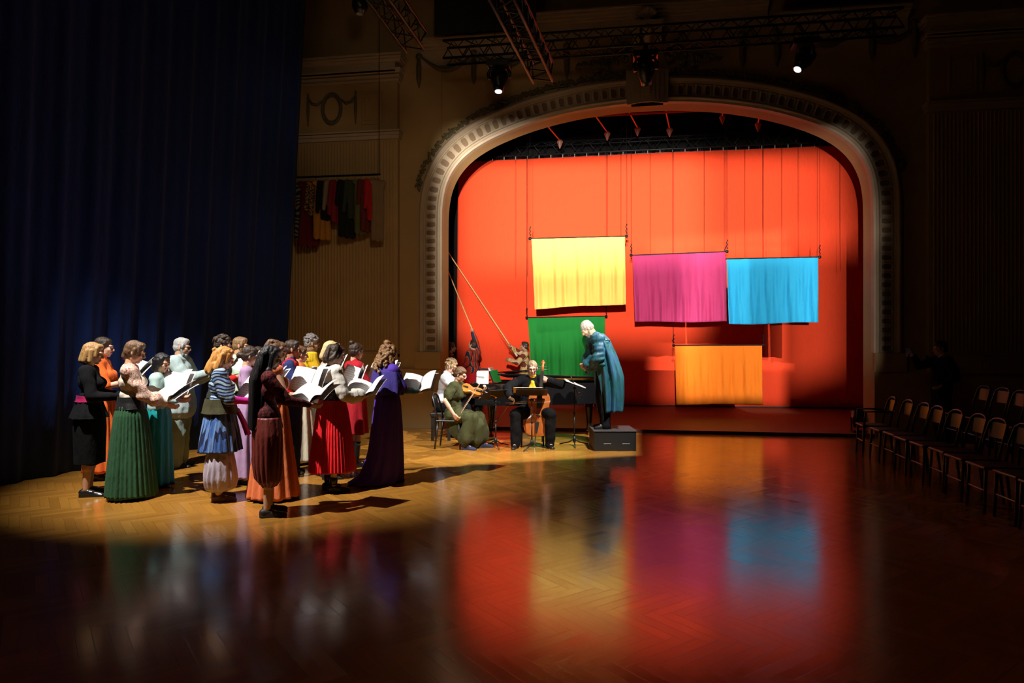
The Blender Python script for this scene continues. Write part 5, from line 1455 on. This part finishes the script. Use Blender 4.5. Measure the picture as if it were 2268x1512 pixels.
hc = v.world((.115, .07, 1.005)); ne = v.world((.60, .12, .86))
zd = (v.world((.3, -.35, 1.5))-v.world((.3, 0, 1.0)))
instrument('violin', 'honey brown violin held under the chin of the violinist', 'violin', basis(hc, ne-hc, zd), .355, .045, M_VIOLIN, 1)
bow('violin_bow', 'violin bow crossing the strings of the violin', v.world((.13, -.27, .50)), v.world((.40, .13, 1.05)), (0, 0, -1))
# cellist
CS = CW(.335, 11.35)
cch = side_chair(CS+Vector((0, 0, 0)), PSI-math.pi/2, 'dark chair under the cellist')
ce = Person('balding cellist in glasses, black suit and yellow neck scarf, seated behind the cello', CW(.335, 11.30), -90, h=1.76, fem=False, tone='fair', sit=.46, lean=R(4), head=(10, 0), build=1.1,
            arms=[(.26, .24, 1.03, (.2, 1, -.25)), (.40, -.36, .78, (-.3, -1, .2))],
            legs=[((.42, .27, .52), (.36, .26, .085)), ((.42, -.27, .52), (.40, -.27, .085))],
            hands=[dict(palm=(-.9, -.5, .0), dir=(.1, -.85, .5), curl=50), dict(palm=(.5, .3, -.6), dir=(.4, .7, -.4), curl=40)])
ce.body(); ce.hair('receding', hairm('thin_fair', (.30, .2, .12))); ce.glasses()
ce.top('suit_jacket', MB, .028, 1.0, hem=.96, seed=4, wide=.01)
ce.top('yellow_shirt_front', cloth('gold_silk', (.70, .38, .01), .5), .024, 0, hem=1.02, seed=8, neck=False) if False else None
l = L(); l.ell(ce.U(.125, 0, 1.24), (.035, .06, .15), (0, ce.lean, 0)); l.cone(ce.neck+Vector((.0, 0, -.02)), ce.neck+Vector((.012, 0, .03)), .066, .064)
l.ell(ce.neck+Vector((.10, 0, -.06)), (.03, .035, .03)); l.cone(ce.neck+Vector((.11, .01, -.07)), ce.neck+Vector((.15, .04, -.18)), .022, .03); l.cone(ce.neck+Vector((.11, -.01, -.07)), ce.neck+Vector((.15, -.04, -.16)), .022, .03)
ce.link('neck_scarf', l.melt('neck_scarf', .007, 2, lambda co: .005*wave_noise(co, (90, 90, 60), 3)), cloth('gold_silk', (.70, .38, .01), .5))
ce.trousers(MB, .028, .009, bottom=.06, seed=3); ce.shoes()
ep = CW(.36, 10.86, .0); top_ = CW(.50, 11.10, 1.30)
dd = (top_-ep).normalized()
instrument('cello', 'red-brown varnished cello standing between the knees of the cellist', 'cello', basis(ep+dd*.20, dd, (CW(0, -1)-CW(0, 0))), .735, .12, M_CELLO, 1, cello=True)
bow('cello_bow', 'cello bow in the right hand of the cellist, mostly behind the music stand', ce.world((.47, -.42, .70)), ce.world((.50, .26, .74)), (0, 0, -1))
# pianist
pf = CW(-1.22, 11.95)
pn = Person('pianist with wavy fair hair in a white shirt, seated behind the violinist', pf, -2, h=1.76, fem=False, tone='fair', sit=.48, lean=R(10), head=(20, -10), 
            arms=[(.52, .16, .80), (.52, -.16, .80)], hands=[dict(palm=(0, 0, -1), dir=(1, 0, -.1), curl=30), dict(palm=(0, 0, -1), dir=(1, 0, -.1), curl=30)],
            legs=[((.42, .13, .54), (.44, .13, .085)), ((.42, -.13, .54), (.50, -.13, .085))])
pn.body(); pn.hair('curly_short', hairm('fair_wavy', (.40, .27, .14), (60, 60, 60)), seed=12); pn.brows(H_LIGHT)
pn.top('white_shirt', cloth('white_shirt_cotton', (.68, .72, .82), .8), .026, .8, hem=.96, collar=.015, wr=.010, seed=5)
pn.trousers(MB, .022); pn.shoes()
bn = thing('piano_bench', 'low black bench under the pianist', 'bench', pf, PSI)
l = L(); l.box((0, 0, .45), (.36, .62, .07)); l.build('cushion', M_LEATHER, bn, bevel=.02)
for sx in (-1, 1):
    for sy in (-1, 1):
        l = L(); l.box((sx*.14, sy*.26, .21), (.05, .05, .42)); l.build('leg', M_BLACK, bn)

# ------------------------------------------------------------------ grand piano (keyboard to the left, tail to the right)
PX, PY = -2.62, 11.52
pi_ = thing('grand_piano', 'black lacquered grand piano standing behind the string players', 'piano', (PX, PY, 0))
far = 1.42; LN = 2.4
def pout(g=0.0):
    q = [(0-g, 0-g), (.55, 0-g), (.95, .03-g), (1.25, .17-g), (1.5, .36-g), (1.75, .52-g), (2.05, .62-g), (2.28+g*.5, .74-g*.5), (LN+g, .98), (LN-.03+g, 1.22), (2.2, far+g), (1.6, far+g), (0-g, far+g)]
    return [q[0]]+refine(q[1:-1], 2)+[q[-1]]
def ring(l, out, inn, z0, z1):
    n = len(out); V = [(x, y, z0) for x, y in out]+[(x, y, z1) for x, y in out]+[(x, y, z1) for x, y in inn]+[(x, y, z0) for x, y in inn]
    F = []
    for r in range(4):
        for i in range(n): F.append([r*n+i, r*n+(i+1) % n, ((r+1) % 4)*n+(i+1) % n, ((r+1) % 4)*n+i])
    l.add(V, F)
l = L(); ring(l, pout(0), pout(-.05), .60, .97); l.build('rim', M_PIANO, pi_)
l = L(); l.prism(pout(-.02), .62, .66); l.build('soundboard', M_PIANO, pi_)
l = L(); l.prism(pout(-.06), .84, .86); l.build('iron_frame', plain('gold_frame', (.4, .25, .06), .35, metal=.7), pi_)
l = L(); l.box((-.06, far/2, .66), (.34, far, .12)); l.box((-.15, .03, .78), (.3, .06, .18)); l.box((-.15, far-.03, .78), (.3, .06, .18)); l.build('key_bed', M_PIANO, pi_, bevel=.01)
l = L(); l.box((-.14, far/2, .735), (.16, far-.14, .025)); l.build('white_keys', plain('key_white', (.8, .78, .72), .2), pi_)
l = L()
for k in range(36): l.box((-.10, .09+(far-.18)*(k+.5)/36, .755), (.09, .012, .018))
l.build('black_keys', M_BLACK, pi_)
l = L(); l.box((.015, far/2, .84), (.03, far-.08, .2)); l.build('fallboard', M_PIANO, pi_)
# lid: hinged along the far side, propped low, with the front flap folded back
al = math.atan2(.14, far)
Ml = Matrix.Translation((0, far, .985)) @ Matrix.Rotation(-al, 4, 'X') @ Matrix.Translation((0, -far, 0))
l = L(); l.prism([(max(x, .50), y) for x, y in pout(.015)], 0, .022, Ml); l.build('lid', M_PIANO, pi_, bevel=.002)
Mf = Matrix.Translation((.50, 0, 1.01+.14)) @ Matrix.Rotation(R(-4), 4, 'Y') @ Matrix.Rotation(-al, 4, 'X')
l = L(); l.box((.26, far/2, .02), (.50, far, .02)); l.v = [np.array([tuple(Mf @ Vector(p)) for p in l.v[0]])]; l.build('lid_flap', M_PIANO, pi_)
l = L(); l.tube([(.75, .08, .97), (.78, .12, 1.12)], .012, 8); l.build('lid_prop', M_PIANO, pi_)
l = L(); l.box((.33, far*.5, 1.06), (.02, .75, .24), (0, -.35, 0)); l.box((.27, far*.5, .965), (.16, .78, .015)); l.build('music_desk', M_PIANO, pi_)
for nm, y, z in (('leg', .12, 0), ('leg', far-.12, 0)):
    l = L(); l.lathe([(.05, .07), (.055, .1), (.045, .2), (.075, .5), (.085, .6)], (.14, y, 0), 14); o = l.build(nm, M_PIANO, pi_, smooth=True)
    l = L(); l.tube([(.14-.018, y, .033), (.14+.018, y, .033)], .033, 14); l.cyl((.14, y, .04), (.14, y, .08), .02); l.build('caster', plain('brass', (.5, .3, .08), .3, metal=1), o)
l = L(); l.lathe([(.05, .07), (.055, .1), (.045, .2), (.075, .5), (.085, .6)], (2.02, 1.0, 0), 14); o = l.build('leg', M_PIANO, pi_, smooth=True)
l = L(); l.tube([(2.0, 1.0, .033), (2.04, 1.0, .033)], .033, 14); l.cyl((2.02, 1.0, .04), (2.02, 1.0, .08), .02); l.build('caster', plain('brass', (.5, .3, .08), .3, metal=1), o)
l = L()
for y in (-.09, .09): l.tube([(.32, far/2+y, .62), (.26, far/2+y, .12)], .014, 8)
l.box((.24, far/2, .10), (.12, .28, .04)); l.build('pedal_lyre', M_PIANO, pi_)
l = L(); l.tube([(.62, far/2, .6), (.27, far/2-.07, .12)], .006, 6); l.tube([(.62, far/2, .6), (.27, far/2+.07, .12)], .006, 6); l.build('lyre_brace', M_STEEL, pi_)
b = thing('piano_score', 'white score pages on the music desk of the piano', 'sheet music', (PX+.285, PY+far*.5, 1.09)); b.rotation_euler = (0, -.35, 0)
for y, yw in ((-.115, .05), (.115, -.05)):
    l = L(); l.box((0, y, 0), (.004, .22, .29), (0, 0, yw)); l.build('page', plain('white_paper', (.85, .85, .86), .7), b)
b = thing('loose_score', 'tilted white score leaning near the keys of the piano', 'sheet music', (PX+.20, PY+.20, 1.05)); b.rotation_euler = (.0, -.4, R(-80))
l = L(); l.box((0, 0, 0), (.004, .21, .29)); l.build('page', plain('white_paper', (.85, .85, .86), .7), b)
b = thing('tall_music_stand_lamp', 'thin black lamp arm curving over the piano keys', 'lamp', (PX+.10, PY+.10, .97)) 
b.name = 'piano_lamp'
l = L(); l.tube([(0, 0, 0), (-.02, 0, .15), (.04, 0, .24), (.14, 0, .25)], .006, 6); l.build('arm', M_BLACKM, b)
l = L(); l.tube([(.10, 0, .25), (.22, 0, .245)], .018, 8); l.build('lamp_shade', M_BLACKM, b)
l = L(); l.cyl((0, 0, 0), (0, 0, .012), .04); l.build('base', M_BLACKM, b)

# music stands of the players
s1, c1, m1 = music_stand(GP(1098, 988), PSI+R(-48)+math.pi*0, .74, 62, 'black music stand turned sideways between the violinist and the cellist')
s2, c2, m2 = music_stand(GP(1178, 993), PSI-math.pi/2, .78, 70, 'black music stand seen from behind, in front of the cello')
b = thing('music_folder', 'cream folder edge sticking out beside the music stand of the cellist', 'folder', s2.location+Vector((0, 0, c2.z+.03)))
b.rotation_euler = (0, R(70-90), PSI-math.pi/2)
l = L(); l.box((-.0, -.06, .008), (.30, .46, .006)); o = l.build('cover', plain('manila_card', (.62, .42, .16), .7), b)
l = L(); l.box((.0, -.05, .014), (.28, .42, .004)); l.build('page', M_PAGE, b)

# ------------------------------------------------------------------ helpers with poles on the stage
ST = .03
sg = Person('person in a striped jacket and red skirt reaching up to a pole', GP(1048, 902, ST), 150, h=1.70, fem=False, tone='fair', head=(-22, 0), z=ST,
            arms=[(.20, .30, .98), (.16, -.20, 1.93, (0, -1, 0))], hands=[None, dict(palm=(.8, 0, .3), curl=70, dir=(0, 0, 1))])
sg.body(); sg.hair('short', H_DARK)
MST = pattern('striped_silk_jacket', stripes([(.45, .03, .02), (.45, .25, .06), (.02, .03, .07), (.45, .25, .06), (.45, .03, .02)], [.035, .008, .04, .008, .02], 1))
sg.top('striped_jacket', MST, .03, 1.0, hem=.93, flare=.02, seed=4)
sg.loft('red_skirt', cloth('red_skirt_cotton', (.62, .012, .02), .85), [(1.02, .13, .17), (.8, .18, .22), (.4, .22, .26), (.05, .25, .29)], 14, .014, 5); sg.shoes()
hq = Person('person in a harlequin diamond jacket holding a long pole up to the left', GP(1163, 901, ST), 176, h=1.66, fem=False, tone='tan', head=(-8, 0), z=ST,
            arms=[(.40, .12, 1.24), (.38, -.04, 1.58, (0, -1, -.4))], hands=[dict(palm=(.3, -1, 0), curl=65), dict(palm=(0, 1, .2), curl=70)])
hq.body(); hq.hair('short', H_DARK)
hq.top('harlequin_jacket', pattern('harlequin', diamonds([(.50, .28, .05), (.60, .42, .20), (.16, .03, .015), (.62, .48, .26)], .11)), .028, 1.0, hem=.80, flare=.02, seed=4)
hq.trousers(cloth('ochre_cotton', (.5, .3, .08), .85), .03); hq.shoes()
wo = Person('person with dark curly hair in an orange patterned dress in the left wing', GP(999, 905, ST), 10, h=1.62, tone='tan', head=(0, 0), z=ST)
wo.body(); wo.hair('curly_short', H_DARK, seed=5)
MPA = pattern('orange_leaf_print', embroidery((.50, .13, .03), (.02, .015, .01), 14, .10))
wo.top('bodice', MPA, .02, 1.0, hem=1.0, seed=3); wo.loft('long_skirt', MPA, [(1.08, .12, .15), (.6, .19, .22), (.05, .24, .27)], 12, .014, 5); wo.shoes()
M_POLE = plain('bamboo', (.62, .38, .13), .5, var=.2, nscale=8)
def pole(a, b, label):
    root = thing('pole', label, 'pole', a); l = L(); d = Vector(b)-Vector(a)
    l.tube([d*t for t in np.linspace(0, 1, 9)], [.019-.006*t for t in np.linspace(0, 1, 9)], 8); l.build('shaft', M_POLE, root, smooth=True)
    l = L(); l.tube([d*.0, d*.03], .023, 8); l.build('grip', plain('white_tape', (.7, .62, .45), .6), root); return root
w1 = hq.world(hq.wr[1])+Vector((-.03, 0, .05)); tip = YP(985, 545, w1.y-.25)
pole(w1-(tip-w1)*.12, tip+(tip-w1)*.12, 'long bamboo pole slanting up left from the harlequin jacket wearer')
w2 = sg.world(sg.wr[1])+Vector((0, 0, .06)); tip = YP(993, 600, w2.y-.1)
pole(w2-(tip-w2)*.06, tip+(tip-w2)*.1, 'steep bamboo pole held up beside the left edge of the red cloth')

# ------------------------------------------------------------------ audience side: platform, chairs, a dark figure
l = L(); l.box((6.75, 6.4, .09), (4.7, 9.4, .18)); o = l.build('platform', plain('platform_wood', (.22, .09, .035), .5)); tag(o, 'low wooden platform along the right side under the second row of chairs', 'platform')
first = side_chair((3.72, 11.0), R(176), 'first black chair of the front row, nearest the stage, with armrest', 'audience chairs')
for s_ in (1, -1):
    l = L(); l.tube([(-.22, s_*.21, .66), (0, s_*.23, .67), (.16, s_*.22, .66), (.18, s_*.21, .45)], .014, 8); l.build('armrest', M_CHAIR, first, smooth=True)
M_SEATC = plain('gloss_black_wood', (.005, .004, .004), .38)
proto = side_chair((3.74, 10.45), math.pi, 'black chair in the front row along the right side of the hall', 'front row of audience chairs', mat=M_SEATC)
for k in range(1, 11):
    o = copy_tree(proto); o.location = (3.74+.02*math.sin(k*2), 10.45-.475*k, 0); o.rotation_euler.z = math.pi+.05*math.sin(k*3.1)
pr2 = side_chair((4.98, 11.0), math.pi, 'black chair in the raised second row along the right wall', 'raised second row of audience chairs', z=.18, mat=M_SEATC)
for k in range(1, 12):
    o = copy_tree(pr2); o.location = (4.98+.02*math.sin(k*2), 11.0-.475*k, .18); o.rotation_euler.z = math.pi+.05*math.sin(k*2.3)
dk = Person('dark-clothed person standing behind the right chairs, holding out a phone', (5.15, 12.15), 172, h=1.70, fem=False, tone='warm', head=(8, 0), arms=[(.12, .30, 1.00, (-1, .3, -.2)), (.40, -.05, 1.46, (0, -.6, -1))], hands=[None, dict(palm=(.2, .9, .2), curl=55, dir=(.8, 0, .5))])
dk.body(); dk.hair('short', H_BLACK); dk.top('dark_shirt', MB, .025, 1.0, hem=.86, seed=2); dk.trousers(MB, .03); dk.shoes()
ph = thing('phone', 'small phone with a violet lit screen in the hand of the dark-clothed person', 'phone', dk.world((.50, -.03, 1.52)), dk.root.rotation_euler.z+R(40))
l = L(); l.box((0, 0, 0), (.008, .07, .145)); l.build('case', M_BLACK, ph, bevel=.002)
l = L(); l.box((-.005, 0, 0), (.001, .062, .13)); l.build('screen', emit('phone_screen', (.45, .3, .7), .35), ph)

# ------------------------------------------------------------------ rail of costumes against the left pilaster
ra, rb = YP(652, 391, 12.45), YP(842, 384, 12.45)
rk = thing('costume_rail', 'long black hanging rail of costumes before the fluted wall', 'clothes rail', ra)
l = L(); l.tube([(0, 0, 0), rb-ra], .02, 8); l.build('rail', M_BLACKM, rk)
for t in (.03, .99):
    q = (rb-ra)*t; l = L(); l.cyl(q, (q.x, q.y, ZC-ra.z), .006, n=6); l.build('suspension_wire', M_BLACKM, rk)
def garment(t, wd, ln, col, label, kind='coat', sleeve=None, mat=None, seed=0, skirt=0.0):
    p = ra.lerp(rb, t); root = thing('hanging_costume', label, 'costume', (p.x, p.y, p.z), R(random.Random(seed).uniform(40, 75)), 'costumes on the rail')
    l = L(); l.tube([(0, 0, .02), (.015, 0, .03), (.02, 0, .0), (0, 0, -.05)], .004, 6); l.tube([(-wd*.42, 0, -.13), (0, 0, -.05), (wd*.42, 0, -.13)], .010, 6); l.build('hanger', plain('hanger_wood', (.35, .2, .08), .5), root)
    l = L()
    l.cone((-wd*.36, 0, -.15), (wd*.36, 0, -.15), .05, .05, flat=1)
    l.cone((-wd*.2, 0, -.17), (-(wd*.22+skirt*.5), 0, -ln+.06), .06, .055+skirt*.25); l.cone((wd*.2, 0, -.17), (wd*.22+skirt*.5, 0, -ln+.06), .06, .055+skirt*.25)
    l.cone((0, 0, -.17), (0, 0, -ln+.05), .06, .055+skirt*.25)
    if sleeve:
        for q in (-1, 1): l.cone((q*wd*.38, 0, -.16), (q*(wd*.52), .02*q, -.16-sleeve), .05, .04)
    me = l.melt('cloth', .014, 2, lambda co: .010*wave_noise(co, (40, 30, 9), seed)+.004*wave_noise(co, (70, 70, 40), seed+3))
    link('cloth', me, mat or cloth('costume_%d' % seed, col, .85), root)
    return root
GS = [(.04, .44, .62, (.30, .05, .02), 'rust red short jacket with wide orange sleeves at the left end of the costume rail', .45, 0),
      (.10, .40, 1.22, (.03, .01, .008), 'long black and grey striped costume near the left end of the costume rail', None, .03),
      (.17, .46, 1.35, (.10, .008, .012), 'long dark wine red gown on the costume rail', None, .07),
      (.25, .44, .78, (.20, .12, .05), 'gold and brown brocade jacket on the costume rail', .5, 0),
      (.33, .46, 1.22, (.42, .19, .03), 'ochre yellow dress hanging behind the black jacket on the costume rail', None, .06),
      (.38, .42, .86, (.008, .008, .01), 'short black jacket hanging in front of the ochre dress', .55, 0),
      (.46, .40, .60, (.26, .20, .14), 'pale grey patterned jacket on the costume rail', .5, 0),
      (.51, .42, .92, (.22, .012, .02), 'crimson costume with cream cuffs in the middle of the costume rail', .6, 0),
      (.62, .50, 1.20, (.008, .009, .014), 'long black dress with a pale patterned hem on the costume rail', .4, .05),
      (.71, .46, .85, (.03, .04, .02), 'dark green jacket right of the long black dress', .55, 0),
      (.78, .38, 1.15, (.10, .10, .03), 'narrow olive costume on the costume rail', None, .0),
      (.85, .40, 1.10, (.12, .02, .015), 'dark maroon coat near the right end of the costume rail', .4, 0),
      (.92, .42, .90, (.40, .01, .012), 'bright red jacket near the right end of the costume rail', .5, 0),
      (.97, .34, 1.28, (.22, .14, .07), 'narrow tan trousers at the right end of the costume rail', None, 0)]
for k, (t, wd, ln, col, lb, sl, sk) in enumerate(GS):
    mt = None
    if k == 1: mt = pattern('grey_diagonal_stripes', stripes([(.02, .02, .018), (.22, .22, .18)], [.05, .04], 2, .3))
    if k == 3: mt = pattern('gold_brocade', embroidery((.06, .02, .01), (.35, .22, .08), 18, .08))
    garment(t, wd, ln, col, lb, sleeve=sl, mat=mt, seed=30+k, skirt=sk)
